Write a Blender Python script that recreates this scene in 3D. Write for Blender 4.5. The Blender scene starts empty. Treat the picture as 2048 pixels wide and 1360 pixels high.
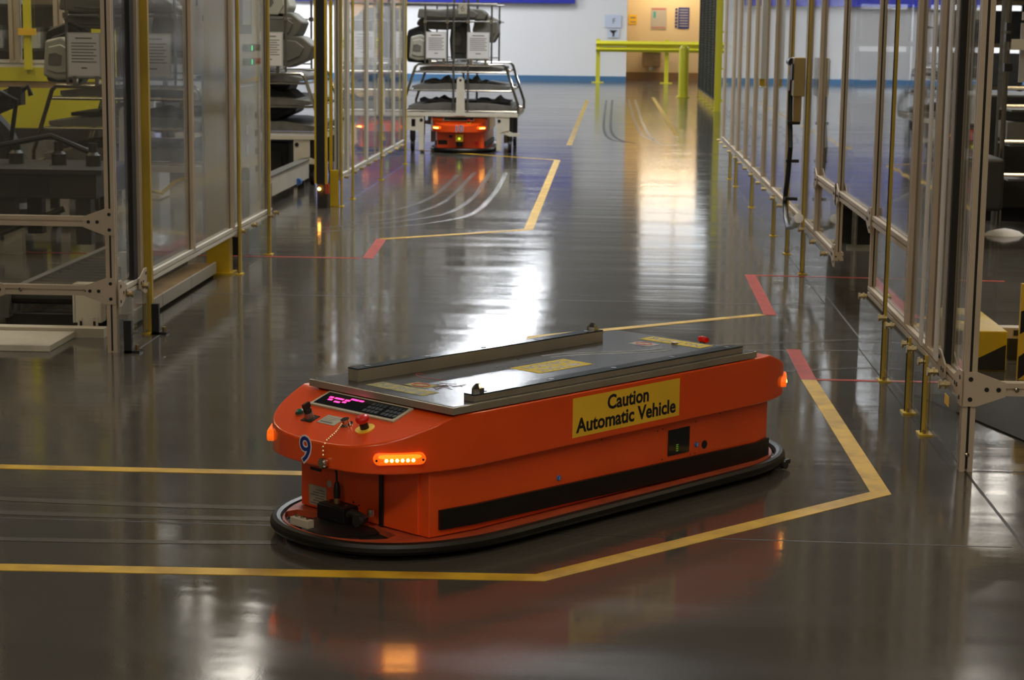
import bpy, bmesh, math, random
from mathutils import Matrix, Vector
random.seed(7)
R = math.radians
scene = bpy.context.scene
col = scene.collection

# ------------------------------------------------------------------ camera
F, PITCH, YAW, ROLL = 3876.9, 0.16114865, 0.0496116, 0.01203925
def cam_axes():
    p, y = PITCH, YAW
    fw = Vector((-math.sin(y)*math.cos(p), math.cos(y)*math.cos(p), -math.sin(p)))
    r = Vector((math.cos(y), math.sin(y), 0)); u = Vector((-math.sin(y)*math.sin(p), math.cos(y)*math.sin(p), math.cos(p)))
    c, n = math.cos(ROLL), math.sin(ROLL)
    return fw, c*r + n*u, -n*r + c*u
fw, cr, cu = cam_axes()
cam = bpy.data.cameras.new('camera'); camo = bpy.data.objects.new('camera', cam); col.objects.link(camo)
m3 = Matrix((cr, cu, -fw)).transposed()
camo.matrix_world = Matrix.Translation((0, 0, 1.5)) @ m3.to_4x4()
cam.sensor_width = 36; cam.lens = F/2048*36; cam.clip_start = .1; cam.clip_end = 200
cam.dof.use_dof = True; cam.dof.focus_distance = 5.6; cam.dof.aperture_fstop = 11
scene.camera = camo
# ------------------------------------------------------------------ world, exposure
w = bpy.data.worlds.new('world'); scene.world = w; w.use_nodes = True
w.node_tree.nodes['Background'].inputs[0].default_value = (.5, .52, .55, 1)
w.node_tree.nodes['Background'].inputs[1].default_value = .03
vs = scene.view_settings
vs.view_transform = 'Standard'; vs.look = 'None'; vs.gamma = 1; vs.use_curve_mapping = False; vs.exposure = -1.15
scene.cycles.use_denoising = True
scene.cycles.max_bounces = 14; scene.cycles.transparent_max_bounces = 40; scene.cycles.glossy_bounces = 6
scene.cycles.sample_clamp_indirect = 6; scene.cycles.caustics_reflective = True
# hall lamps, some inferred, some added as fill: (X, Y, Z, length along X, width along Y, strength, colour) - see hall_or_fill_light below
COOL = (.92, .955, 1.0); NEUT = (1.0, .93, .82); WARM = (1.0, .78, .48)
LAMPS = [
    # row over the aisle seen mirrored in the floor
    (-1.85, 49.5, 5, .7, .35, 70, COOL), (-1.9, 45.5, 5, .7, .35, 80, COOL), (-1.85, 42.3, 5, .6, .35, 90, COOL),
    (-2.1, 39.5, 5, .9, .35, 110, COOL), (-2.1, 36.3, 5, 1.0, .7, 160, COOL), (-2.05, 33.8, 5, .9, .5, 120, COOL),
    # towards the end wall
    (-10.6, 50, 6.5, 3.2, 1.2, 220, COOL), (-3.4, 50, 8.6, 1.6, .8, 230, COOL), (-13, 48, 6.5, 3.0, 1.2, 120, COOL), (11.5, 49, 6.5, 3.6, 1.2, 260, COOL),  # unseen, mostly added to brighten the end wall without streaks on the floor
    (-12.6, 51, 8.4, 3.6, 1.2, 120, COOL), (1.6, 54.6, 3.1, 1.6, .3, 85, WARM),
    (-5.2, 38, 5, .6, .5, 90, COOL), (-5.35, 45, 5, .5, .4, 60, COOL), (-6.4, 31, 5.5, .5, .4, 14, NEUT), (-5.9, 25, 5.5, .4, .3, 14, NEUT), (5.8, 29, 5.5, .7, .6, 40, NEUT),
    (-3.7, 18, 5, .7, .35, 40, NEUT), (-4.4, 20.5, 5, .5, .35, 34, NEUT),
    # near zone, all unseen: warm lamps over the cells, then added fill lamps
    (-7, 14, 6.5, 2.4, .8, 26, WARM), (-6, 9, 6.5, 2.4, .8, 16, WARM), (6, 14, 6.5, 2.4, .8, 40, WARM), (5.5, 8, 6.5, 2.4, .8, 40, WARM),
    (0, -2.5, 7.5, 3.6, 1.2, 34, NEUT), (-5.5, -1, 7, 2.4, 1.2, 28, WARM), (5.5, -1, 7, 2.4, 1.2, 32, WARM),  # added behind the camera to raise the light on vehicle and floor
    (0, 2.2, 8.6, 2.4, .8, 14, NEUT), (-7, 13, 4.6, 1.6, .6, 40, WARM), (-5.2, 26, 7.2, .7, .8, 34, NEUT), (4.6, 24, 8, .7, .8, 120, NEUT), (-.5, 15, 8.6, 2.4, 1.2, 90, NEUT), (-.5, 19, 8.7, 2.4, 1.2, 110, COOL), (-.3, 22.5, 8.7, 2.4, 1.0, 110, COOL), (.5, 9.5, 8.6, 2.4, .8, 34, NEUT), (-3.5, -4, 3.8, 2.4, .8, 38, NEUT), (3.4, -3.5, 3.8, 2.4, .6, 26, WARM),  # mostly added fill for lime panel, aisle and cabinet; low lamps for vehicle front
]

# ------------------------------------------------------------------ materials
def mat(name, base=(.5, .5, .5), rough=.5, metal=0., coat=0., spec=.5, emit=None, estr=0., noise=0., nscale=8., bump=0., bscale=60., alt=None):
    m = bpy.data.materials.new(name); m.use_nodes = True
    nt = m.node_tree; b = nt.nodes['Principled BSDF']
    b.inputs['Base Color'].default_value = (*base, 1); b.inputs['Roughness'].default_value = rough
    b.inputs['Metallic'].default_value = metal; b.inputs['Coat Weight'].default_value = coat; b.inputs['Coat Roughness'].default_value = .08
    b.inputs['Specular IOR Level'].default_value = spec
    if emit: b.inputs['Emission Color'].default_value = (*emit, 1); b.inputs['Emission Strength'].default_value = estr
    if noise or bump:
        tc = nt.nodes.new('ShaderNodeTexCoord')
    if noise:
        n = nt.nodes.new('ShaderNodeTexNoise'); n.inputs['Scale'].default_value = nscale; n.inputs['Detail'].default_value = 5
        nt.links.new(tc.outputs['Object'], n.inputs['Vector'])
        mx = nt.nodes.new('ShaderNodeMix'); mx.data_type = 'RGBA'
        a = alt or tuple(c*(1-noise) for c in base)
        mx.inputs[6].default_value = (*a, 1); mx.inputs[7].default_value = (*base, 1)
        mr = nt.nodes.new('ShaderNodeMapRange'); mr.inputs[1].default_value = .35; mr.inputs[2].default_value = .6
        nt.links.new(n.outputs[0], mr.inputs[0]); nt.links.new(mr.outputs[0], mx.inputs[0]); nt.links.new(mx.outputs[2], b.inputs['Base Color'])
    if bump:
        n2 = nt.nodes.new('ShaderNodeTexNoise'); n2.inputs['Scale'].default_value = bscale
        nt.links.new(tc.outputs['Object'], n2.inputs['Vector'])
        bp = nt.nodes.new('ShaderNodeBump'); bp.inputs['Strength'].default_value = bump; bp.inputs['Distance'].default_value = .01
        nt.links.new(n2.outputs[0], bp.inputs['Height']); nt.links.new(bp.outputs[0], b.inputs['Normal'])
    return m

M = {}
M['alu'] = mat('aluminium', (.60, .51, .39), .4, .25, noise=.12, nscale=3)
M['alu_white'] = mat('pale aluminium', (.68, .66, .60), .42, .2)
M['steel'] = mat('brushed steel', (.32, .31, .29), .3, .85, noise=.2, nscale=20)
M['deck'] = mat('worn steel deck', (.16, .165, .17), .2, .75, noise=.22, nscale=6, bump=.02, bscale=25)
M['bar'] = mat('nickel bar', (.50, .45, .36), .34, .6, noise=.15)
M['bartop'] = mat('dark bar top', (.045, .06, .07), .16, .4)
M['chrome'] = mat('chrome', (.55, .53, .48), .18, 1.)
M['orange'] = mat('orange paint', (.86, .085, .008), .28, 0, coat=.6, noise=.1, nscale=3)
M['orange_matt'] = mat('orange paint body', (.88, .095, .012), .38, 0, coat=.25, noise=.1, nscale=4)
M['orange_floor'] = mat('scuffed orange plate', (.52, .09, .035), .35, 0, noise=.3, nscale=14)
M['rubber'] = mat('black rubber', (.007, .007, .006), .42, noise=.3)
M['black'] = mat('black plastic', (.012, .012, .013), .35)
M['blackmat'] = mat('black matt', (.01, .01, .01), .7)
M['yellow'] = mat('yellow paint', (.62, .43, .015), .35, noise=.15, nscale=6)
M['yellow_post'] = mat('dull yellow paint', (.50, .36, .045), .4, noise=.2, nscale=4)
M['lemon'] = mat('lemon yellow paint', (.68, .62, .03), .35)
M['lime'] = mat('lime yellow panel', (.60, .55, .03), .5, noise=.12, nscale=2)
M['tape_y'] = mat('yellow floor tape', (.66, .42, .03), .45, spec=.3, noise=.25, nscale=7, alt=(.42, .25, .02))
M['tape_r'] = mat('red floor tape', (.50, .055, .035), .3, noise=.3, nscale=9)
M['tape_w'] = mat('pale tape', (.62, .57, .45), .3)
M['sign_y'] = mat('yellow sticker', (.90, .56, .035), .45, noise=.06, nscale=5)
M['sticker'] = mat('yellow deck sticker', (.62, .46, .04), .75, spec=.15, noise=.1, nscale=20)
M['sticker_old'] = mat('faded yellow sticker', (.36, .31, .07), .7, spec=.2, noise=.3, nscale=30, alt=(.2, .18, .08))
M['ink'] = mat('black ink', (.01, .01, .012), .5)
M['ink_soft'] = mat('worn ink', (.05, .05, .035), .5)
M['white'] = mat('white paint', (.74, .74, .74), .5)
M['paper'] = mat('printed paper', (.74, .73, .74), .7)
M['notice'] = mat('pale blue notice', (.58, .64, .78), .6)
M['grey_ink'] = mat('grey print', (.16, .15, .15), .7)
M['blue'] = mat('blue print', (.015, .03, .22), .4)
M['skyblue'] = mat('light blue button', (.05, .16, .5), .3)
M['red'] = mat('red plastic', (.62, .012, .01), .3)
M['redprint'] = mat('red print', (.5, .06, .03), .5)
M['green'] = mat('green button', (.01, .10, .06), .25)
M['ceramic'] = mat('putty metal', (.50, .46, .36), .45)
M['cream'] = mat('cream steel', (.66, .62, .52), .42, noise=.1)
M['cabinet'] = mat('beige cabinet paint', (.72, .67, .55), .45)
M['cabgrey'] = mat('light grey cabinet', (.52, .53, .52), .45)
M['tray'] = mat('dark tray', (.15, .145, .13), .6, noise=.3, nscale=9)
M['moulding'] = mat('grey moulded plastic', (.15, .145, .12), .5, noise=.25, nscale=3)
M['moulding_l'] = mat('light moulded plastic', (.42, .42, .36), .5)
M['dark_moulding'] = mat('dark moulded plastic', (.075, .072, .062), .5, noise=.3, nscale=4)
M['machine'] = mat('dark machine', (.03, .028, .024), .5, noise=.4, nscale=5)
M['brown'] = mat('brown carton', (.28, .19, .10), .7, noise=.3, nscale=4)
M['brass'] = mat('brass fitting', (.42, .33, .16), .3, .8)
M['glass_dark'] = mat('dark sensor window', (.012, .014, .018), .08)
M['keypad'] = mat('keypad', (.03, .045, .06), .4)
M['plate'] = mat('engraved plate', (.55, .52, .42), .35, .3, noise=.2, nscale=40)
M['led_pink'] = mat('pink led', (.2, 0, .03), .4, emit=(1, .03, .2), estr=9)
M['led_amber'] = mat('amber led', (.8, .3, .05), .4, emit=(1, .42, .06), estr=70)
M['lens_amber'] = mat('amber lens', (.9, .17, .01), .15, emit=(1, .13, .005), estr=1.6)
M['lens_lit'] = mat('amber lens lit', (.9, .25, .02), .15, emit=(1, .20, .01), estr=4)
M['led_green'] = mat('green led', (0, .3, .1), .4, emit=(.05, 1, .35), estr=4)
M['led_lime'] = mat('lime led', (.1, .4, .02), .4, emit=(.5, 1, .05), estr=4)
M['led_red'] = mat('red led', (.4, 0, 0), .4, emit=(1, .02, .05), estr=5)
M['teal'] = mat('teal print', (.05, .35, .36), .6)
M['amber_ink'] = mat('amber print', (.75, .45, .02), .6)
M['foam'] = mat('cloth grey', (.42, .40, .37), .8)

def glass_mat(name, tint=(.93, .94, .93), wob=.0, gr=.025, haze=.035):
    """clear polycarbonate sheet: Fresnel mirror on both faces, haze from scratches, straight-through transmission"""
    m = bpy.data.materials.new(name); m.use_nodes = True
    nt = m.node_tree; nt.nodes.clear(); N = nt.nodes.new; L = nt.links.new
    out = N('ShaderNodeOutputMaterial'); tr = N('ShaderNodeBsdfTransparent'); tr.inputs[0].default_value = (*tint, 1)
    gl = N('ShaderNodeBsdfGlossy'); gl.inputs['Roughness'].default_value = gr; gl.inputs[0].default_value = (.95, .95, .95, 1)
    df = N('ShaderNodeBsdfDiffuse'); df.inputs[0].default_value = (.5, .5, .48, 1)
    geo = N('ShaderNodeNewGeometry'); mr = N('ShaderNodeMapRange')
    mr.inputs[3].default_value = 1.52; mr.inputs[4].default_value = 1/1.52
    L(geo.outputs['Backfacing'], mr.inputs[0])
    fr = N('ShaderNodeFresnel'); L(mr.outputs[0], fr.inputs['IOR'])
    tc = N('ShaderNodeTexCoord'); mp = N('ShaderNodeMapping'); mp.inputs['Scale'].default_value = (1, 1, .5)
    no = N('ShaderNodeTexNoise'); no.inputs['Scale'].default_value = 2.2; no.inputs['Detail'].default_value = 1
    L(tc.outputs['Object'], mp.inputs[0]); L(mp.outputs[0], no.inputs['Vector'])
    bp = N('ShaderNodeBump'); bp.inputs['Strength'].default_value = wob; bp.inputs['Distance'].default_value = .01
    L(no.outputs[0], bp.inputs['Height']); L(bp.outputs[0], gl.inputs['Normal'])
    m1 = N('ShaderNodeMixShader'); m1.inputs[0].default_value = haze
    L(tr.outputs[0], m1.inputs[1]); L(df.outputs[0], m1.inputs[2])
    m2 = N('ShaderNodeMixShader'); L(fr.outputs[0], m2.inputs[0]); L(m1.outputs[0], m2.inputs[1]); L(gl.outputs[0], m2.inputs[2])
    L(m2.outputs[0], out.inputs[0])
    return m
M['pane'] = glass_mat('clear polycarbonate', wob=.12)
M['pane_worn'] = glass_mat('scratched polycarbonate', wob=.25, gr=.10, haze=.02)
M['pane_far'] = glass_mat('far polycarbonate', wob=.03, gr=.02, haze=.03)

def floor_mat():
    m = bpy.data.materials.new('polished grey floor'); m.use_nodes = True
    nt = m.node_tree; b = nt.nodes['Principled BSDF']; N = nt.nodes.new; L = nt.links.new
    tc = N('ShaderNodeTexCoord')
    big = N('ShaderNodeTexNoise'); big.inputs['Scale'].default_value = .5; big.inputs['Detail'].default_value = 6
    L(tc.outputs['Object'], big.inputs['Vector'])
    mx = N('ShaderNodeMix'); mx.data_type = 'RGBA'
    mx.inputs[6].default_value = (.060, .055, .045, 1); mx.inputs[7].default_value = (.098, .090, .076, 1)
    L(big.outputs[0], mx.inputs[0])
    spk = N('ShaderNodeTexVoronoi'); spk.inputs['Scale'].default_value = 2.2
    L(tc.outputs['Object'], spk.inputs['Vector'])
    lt = N('ShaderNodeMath'); lt.operation = 'LESS_THAN'; lt.inputs[1].default_value = .012; L(spk.outputs['Distance'], lt.inputs[0])
    mx2 = N('ShaderNodeMix'); mx2.data_type = 'RGBA'; mx2.inputs[7].default_value = (.01, .01, .01, 1)
    L(lt.outputs[0], mx2.inputs[0]); L(mx.outputs[2], mx2.inputs[6]); L(mx2.outputs[2], b.inputs['Base Color'])
    # roughness: wiped arcs and cloudy wear
    mp = N('ShaderNodeMapping'); mp.inputs['Scale'].default_value = (.35, 2.2, 1); L(tc.outputs['Object'], mp.inputs[0])
    wr = N('ShaderNodeTexNoise'); wr.inputs['Scale'].default_value = 1.6; wr.inputs['Detail'].default_value = 7; L(mp.outputs[0], wr.inputs['Vector'])
    mr = N('ShaderNodeMapRange'); mr.inputs[1].default_value = .35; mr.inputs[2].default_value = .7; mr.inputs[3].default_value = .075; mr.inputs[4].default_value = .145
    L(wr.outputs[0], mr.inputs[0]); L(mr.outputs[0], b.inputs['Roughness'])
    b.inputs['Specular IOR Level'].default_value = .9
    # faint undulation
    mp2 = N('ShaderNodeMapping'); mp2.inputs['Scale'].default_value = (.6, 2.5, 1); L(tc.outputs['Object'], mp2.inputs[0])
    un = N('ShaderNodeTexNoise'); un.inputs['Scale'].default_value = 1.3; un.inputs['Detail'].default_value = 3; L(mp2.outputs[0], un.inputs['Vector'])
    fi = N('ShaderNodeTexNoise'); fi.inputs['Scale'].default_value = 160; L(tc.outputs['Object'], fi.inputs['Vector'])
    b1 = N('ShaderNodeBump'); b1.inputs['Strength'].default_value = .035; b1.inputs['Distance'].default_value = .06; L(un.outputs[0], b1.inputs['Height'])
    b2 = N('ShaderNodeBump'); b2.inputs['Strength'].default_value = .03; b2.inputs['Distance'].default_value = .002
    L(fi.outputs[0], b2.inputs['Height']); L(b1.outputs[0], b2.inputs['Normal']); L(b2.outputs[0], b.inputs['Normal'])
    return m
M['floor'] = floor_mat()
M['tyre'] = mat('wiped tyre track', (.13, .13, .125), .22, spec=.6)
M['tyre_faint'] = mat('faint tyre track', (.11, .107, .095), .17, spec=.8)
M['mesh_green'] = mat('dark mesh', (.02, .025, .012), .6)
M['tyre_dark'] = mat('dark tyre track', (.03, .03, .032), .25)
M['joint'] = mat('floor joint', (.03, .028, .026), .6)
M['wallwhite'] = mat('white block wall', (.76, .755, .76), .7, bump=.1, bscale=8)
M['wallbeige'] = mat('beige wall', (.72, .58, .37), .7)
M['walldark'] = mat('dark upper wall', (.16, .16, .15), .8)
M['basebl'] = mat('blue baseboard', (.06, .16, .30), .4)
M['basebr'] = mat('brown baseboard', (.25, .15, .08), .5)
M['signblue'] = mat('deep blue board', (.02, .03, .36), .5)
M['ceiling'] = mat('dark ceiling', (.12, .12, .12), .9)
M['hallwall'] = mat('hall wall', (.16, .145, .12), .9)

# ------------------------------------------------------------------ mesh helpers
class MB:
    def __init__(s): s.v = []; s.f = []; s.sm = []
    def add(s, vs, fs, mtx=None, smooth=False):
        o = len(s.v)
        s.v += [tuple(mtx @ Vector(v)) if mtx else tuple(v) for v in vs]
        s.f += [tuple(i+o for i in f) for f in fs]; s.sm += [smooth]*len(fs); return s
    def box(s, x0, x1, y0, y1, z0, z1, mtx=None):
        vs = [(x, y, z) for z in (z0, z1) for x, y in ((x0, y0), (x1, y0), (x1, y1), (x0, y1))]
        return s.add(vs, [(3, 2, 1, 0), (4, 5, 6, 7), (0, 1, 5, 4), (1, 2, 6, 5), (2, 3, 7, 6), (3, 0, 4, 7)], mtx)
    def prism(s, poly, z0, z1, mtx=None, smooth=False):
        n = len(poly); vs = [(x, y, z0) for x, y in poly] + [(x, y, z1) for x, y in poly]
        s.add(vs, [tuple(range(n-1, -1, -1)), tuple(range(n, 2*n))], mtx)
        return s.add(vs, [(i, (i+1) % n, n+(i+1) % n, n+i) for i in range(n)], mtx, smooth)
    def cyl(s, p0, p1, r, n=12, r1=None):
        p0, p1 = Vector(p0), Vector(p1); d = p1-p0
        mt = Matrix.Translation(p0) @ d.to_track_quat('Z', 'Y').to_matrix().to_4x4(); r1 = r if r1 is None else r1; h = d.length
        vs = [(r*math.cos(2*math.pi*i/n), r*math.sin(2*math.pi*i/n), 0) for i in range(n)] + [(r1*math.cos(2*math.pi*i/n), r1*math.sin(2*math.pi*i/n), h) for i in range(n)]
        s.add(vs, [tuple(range(n-1, -1, -1)), tuple(range(n, 2*n))], mt)
        return s.add(vs, [(i, (i+1) % n, n+(i+1) % n, n+i) for i in range(n)], mt, True)
    def lathe(s, prof, n=20, mtx=None):
        """prof: (r, z) from bottom to top"""
        vs = [(r*math.cos(2*math.pi*i/n), r*math.sin(2*math.pi*i/n), z) for r, z in prof for i in range(n)]
        fs = [(k*n+i, k*n+(i+1) % n, (k+1)*n+(i+1) % n, (k+1)*n+i) for k in range(len(prof)-1) for i in range(n)]
        s.add(vs, fs, mtx, True)
        return s.add(vs, [tuple(range(n-1, -1, -1)), tuple(range((len(prof)-1)*n, len(prof)*n))], mtx)
    def tube(s, pts, r, n=8, closed=False):
        pts = [Vector(p) for p in pts]; N = len(pts); rings = []; up = None
        for i, p in enumerate(pts):
            a = pts[(i-1) % N] if (closed or i > 0) else p; b = pts[(i+1) % N] if (closed or i < N-1) else p
            t = (b-a).normalized()
            if up is None: up = t.orthogonal().normalized()
            up = (up - t*up.dot(t)).normalized(); w2 = t.cross(up)
            rings.append([p + r*(math.cos(2*math.pi*k/n)*up + math.sin(2*math.pi*k/n)*w2) for k in range(n)])
        vs = [v for rg in rings for v in rg]; m = N if closed else N-1
        fs = [(i*n+k, i*n+(k+1) % n, ((i+1) % N)*n+(k+1) % n, ((i+1) % N)*n+k) for i in range(m) for k in range(n)]
        s.add(vs, fs, None, True)
        if not closed: s.add(vs, [tuple(range(n-1, -1, -1)), tuple(range((N-1)*n, N*n))])
        return s
    def extr(s, p0, p1, a=.045, up=(0, 0, 1)):
        """T-slot extrusion between two points"""
        h = a/2; g = a*.1; d = a*.2
        q = []
        base = [(-h, -h), (-g, -h), (-g, -h+d), (g, -h+d), (g, -h)]
        for k in range(4):
            c, n_ = [(1, 0), (0, 1), (-1, 0), (0, -1)][k]
            q += [(x*c - y*n_, x*n_ + y*c) for x, y in base]
        p0, p1 = Vector(p0), Vector(p1); z = (p1-p0).normalized()
        x = Vector(up).cross(z)
        if x.length < .01: x = Vector((1, 0, 0))
        x.normalize(); y = z.cross(x)
        mt = Matrix.Translation(p0) @ Matrix((x, y, z)).transposed().to_4x4()
        return s.prism(q, 0, (p1-p0).length, mt)
    def build(s, name, m, parent=None, bevel=0, ang=35, loc=None, label=None):
        me = bpy.data.meshes.new(name); me.from_pydata(s.v, [], s.f)
        for p, q in zip(me.polygons, s.sm): p.use_smooth = q
        bm = bmesh.new(); bm.from_mesh(me); bmesh.ops.remove_doubles(bm, verts=bm.verts, dist=1e-5); bmesh.ops.recalc_face_normals(bm, faces=bm.faces); bm.to_mesh(me); bm.free()
        try: me.set_sharp_from_angle(angle=R(ang))
        except Exception: pass
        me.materials.append(M[m] if isinstance(m, str) else m)
        o = bpy.data.objects.new(name, me); col.objects.link(o)
        if parent: o.parent = parent
        if loc: o.location = loc
        if label: o['label'] = label
        if bevel:
            b = o.modifiers.new('bevel', 'BEVEL'); b.width = bevel; b.segments = 3; b.limit_method = 'ANGLE'; b.angle_limit = R(30)
            for p in me.polygons: p.use_smooth = True
            b.harden_normals = True
        return o
def T(x, y, z): return Matrix.Translation((x, y, z))
def thing(name, label, cat, loc=(0, 0, 0), rotz=0, group=None):
    o = bpy.data.objects.new(name, None); col.objects.link(o); o.location = loc; o.rotation_euler = (0, 0, rotz); o.empty_display_size = .1
    o['label'] = label; o['category'] = cat
    if group: o['group'] = group
    return o
def tag(o, label, cat, group=None):
    o['label'] = label; o['category'] = cat
    if group: o['group'] = group
    return o
def struct(o): o['kind'] = 'structure'; return o
def kids(o): return [c for c in bpy.data.objects if c.parent == o]
def dup(o, parent=None, **kw):
    c = o.copy(); col.objects.link(c); c.parent = parent
    for k, v in kw.items():
        if k == 'loc': c.location = v
        elif k == 'rotz': c.rotation_euler.z = v
        else: c[k] = v
    for ch in kids(o): dup(ch, c)
    return c
def text(s, size, m, parent, mtx, name='lettering', width=None, bold=0., ext=.0006, spacing=1., align='CENTER'):
    cu_ = bpy.data.curves.new(name, 'FONT'); cu_.body = s; cu_.size = size; cu_.align_x = align; cu_.align_y = 'CENTER'
    cu_.extrude = ext; cu_.offset = bold; cu_.space_character = spacing; cu_.space_line = .95; cu_.resolution_u = 3
    t = bpy.data.objects.new(name, cu_); col.objects.link(t); bpy.context.view_layer.update()
    dg = bpy.context.evaluated_depsgraph_get(); me = bpy.data.meshes.new_from_object(t.evaluated_get(dg))
    bpy.data.objects.remove(t); me.name = name
    if width:
        xs = [v.co.x for v in me.vertices]; k = width/(max(xs)-min(xs))
        for v in me.vertices: v.co.x *= k
    me.materials.clear(); me.materials.append(M[m])
    o = bpy.data.objects.new(name, me); col.objects.link(o); o.parent = parent; o.matrix_basis = mtx
    return o
def plate2d(outer, holes, z0, z1):
    """flat plate with holes (2D curve fill) as an MB"""
    c = bpy.data.curves.new('tmp', 'CURVE'); c.dimensions = '2D'; c.fill_mode = 'BOTH'; c.extrude = (z1-z0)/2
    for ring in [outer]+holes:
        sp = c.splines.new('POLY'); sp.points.add(len(ring)-1); sp.use_cyclic_u = True
        for i, (x, y) in enumerate(ring): sp.points[i].co = (x, y, 0, 1)
    o = bpy.data.objects.new('tmp', c); col.objects.link(o); bpy.context.view_layer.update()
    me = bpy.data.meshes.new_from_object(o.evaluated_get(bpy.context.evaluated_depsgraph_get())); bpy.data.objects.remove(o)
    mb = MB(); mb.add([(v.co.x, v.co.y, v.co.z+(z0+z1)/2) for v in me.vertices], [tuple(p.vertices) for p in me.polygons]); bpy.data.meshes.remove(me)
    return mb
FRONT = Matrix(((1, 0, 0, 0), (0, 0, -1, 0), (0, 1, 0, 0), (0, 0, 0, 1)))   # text facing -Y, read left to right along +X

#@@SCENE
# ================================================================== SETTING
def wb(mb, name, m, t, **k):
    """build in world coordinates under an unrotated thing"""
    o = mb.build(name, m, t, **k)
    if t: o.location = -Vector(t.location)
    return o
fl = struct(MB().box(-16, 16, -6, 62, -.1, 0).build('floor', 'floor'))
# expansion joints and wiped tyre tracks, flat on the floor
def strip(pts, wd, z=.0006):
    mb = MB(); vs = []; n = len(pts)
    for i, p in enumerate(pts):
        a = Vector(pts[max(i-1, 0)]); b = Vector(pts[min(i+1, n-1)]); d = (b-a).normalized(); q = Vector((-d.y, d.x))*wd/2
        for s_ in (1, -1): vs.append((p[0]+s_*q.x, p[1]+s_*q.y, z))
    mb.add(vs, [(2*i, 2*i+1, 2*i+3, 2*i+2) for i in range(n-1)]); return mb
def arc(p, q, bend, n=14):
    p, q = Vector(p), Vector(q); m_ = (p+q)/2; d = q-p; c = m_+Vector((-d.y, d.x))*bend
    return [tuple((1-t)**2*p+2*t*(1-t)*c+t*t*q) for t in [i/n for i in range(n+1)]]
for pts, wd in (([(-2.9, 10.62), (1.19, 10.62)], .012), ([(1.24, -2), (1.24, 22)], .010), ([(-2.16, 8.7), (-2.16, 9.3)], .008), ([(-4, 5.68), (-.9, 5.64), (1.2, 5.6)], .008),
                ([(1.27, 6.6), (4.5, 6.6)], .01), ([(.1, 9.0), (2.6, 9.25)], .012)):
    strip(pts, wd, .0004).build('floor_joint', 'joint', fl)
def smooth(P, n=6):
    P = [P[0]]+P+[P[-1]]; out = []
    for i in range(1, len(P)-2):
        for k in range(n):
            t = k/n; out.append(tuple(.5*(2*P[i][j]+(P[i+1][j]-P[i-1][j])*t+(2*P[i-1][j]-5*P[i][j]+4*P[i+1][j]-P[i+2][j])*t*t+(3*P[i][j]-P[i-1][j]-3*P[i+1][j]+P[i+2][j])*t**3) for j in (0, 1)))
    return out+[P[-1]]
for P in ([(-1.07, 19.93), (-1.04, 17.51), (-1.09, 15.59), (-1.3, 14.82), (-1.7, 14.23), (-2.15, 13.9)], [(-1.25, 20.61), (-1.21, 18.32), (-1.2, 16.96), (-1.29, 15.56), (-1.54, 14.9), (-1.84, 14.47), (-2.2, 14.2)],
          [(-1.39, 19.87), (-1.4, 16.92), (-1.5, 15.73), (-1.7, 14.95), (-1.97, 14.63)], [(-1.54, 19.5), (-1.55, 17.15), (-1.69, 15.92), (-1.93, 15.23)], [(.35, 40.3), (.37, 31.7), (.44, 27.3), (.6, 26.0)], [(.48, 40.4), (.49, 30.9), (.58, 25.9), (.8, 25)]):
    strip(smooth(P), .045, .0008).build('tyre_track', 'tyre', fl)
for P in ([(-.11, 40.1), (-.12, 32.4), (-.10, 28.2), (-.01, 26.2), (.18, 25.5)], [(.01, 40.2), (-.01, 31.6), (.01, 27.8), (.12, 26.0), (.35, 25.2)]):
    strip(smooth(P), .04, .0008).build('tyre_track', 'tyre_dark', fl)
for a, b, bend, wd in (((-2.9, 6.05), (-1.0, 5.85), -.06, .05), ((-2.9, 5.82), (-.95, 5.72), -.05, .05), ((-2.9, 5.5), (-.95, 5.45), -.06, .04), ((-.7, 8.6), (2.1, 9.7), .06, .05), ((.1, 8.2), (2.1, 8.9), .06, .04)):
    strip(arc(a, b, bend), wd, .0008).build('tyre_track', 'tyre_faint', fl)

def tape(name, label, m, pts, wd=.065, z=.0014):
    """mitred floor tape"""
    n = len(pts); vs = []
    P = [Vector(p) for p in pts]
    for i in range(n):
        d0 = (P[i]-P[i-1]).normalized() if i else (P[1]-P[0]).normalized(); d1 = (P[i+1]-P[i]).normalized() if i < n-1 else d0
        n0 = Vector((-d0.y, d0.x)); n1 = Vector((-d1.y, d1.x)); b = (n0+n1).normalized(); k = wd/2/max(.3, b.dot(n0))
        for s_ in (1, -1): vs.append((P[i].x+s_*k*b.x, P[i].y+s_*k*b.y))
    mb = MB()
    for i in range(n-1):
        q = [vs[2*i], vs[2*i+1], vs[2*i+3], vs[2*i+2]]
        mb.prism(q, 0, z)
    return tag(mb.build(name, m), label, 'floor tape')
tape('yellow_floor_tape', 'yellow floor tape line in front of the orange vehicle, turning up right', 'tape_y', [(-6, 5.02), (-.17, 5.155), (.905, 6.24), (.875, 8.3)])
tape('red_floor_tape', 'red floor tape strip topping the yellow line right of the orange vehicle', 'tape_r', [(.875, 8.3), (.88, 9.1)])
tape('red_floor_tape', 'thin red floor tape line running under the nearest right fence feet', 'tape_r', [(.905, 8.31), (3.2, 8.31)], .035)
tape('yellow_floor_tape', 'yellow floor tape line passing behind the orange vehicle from the left edge', 'tape_y', [(-6, 6.30), (-1.0, 6.33), (-.45, 6.5), (-.36, 9.32), (.82, 10.22)], .06)
tape('red_floor_tape', 'red floor tape strip slanting before the low opening in the right fence', 'tape_r', [(.86, 10.2), (.87, 11.9)])
tape('red_floor_tape', 'thin red floor tape line from the slanted red strip into the right fence', 'tape_r', [(.9, 11.87), (2.4, 11.8)], .04)
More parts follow.
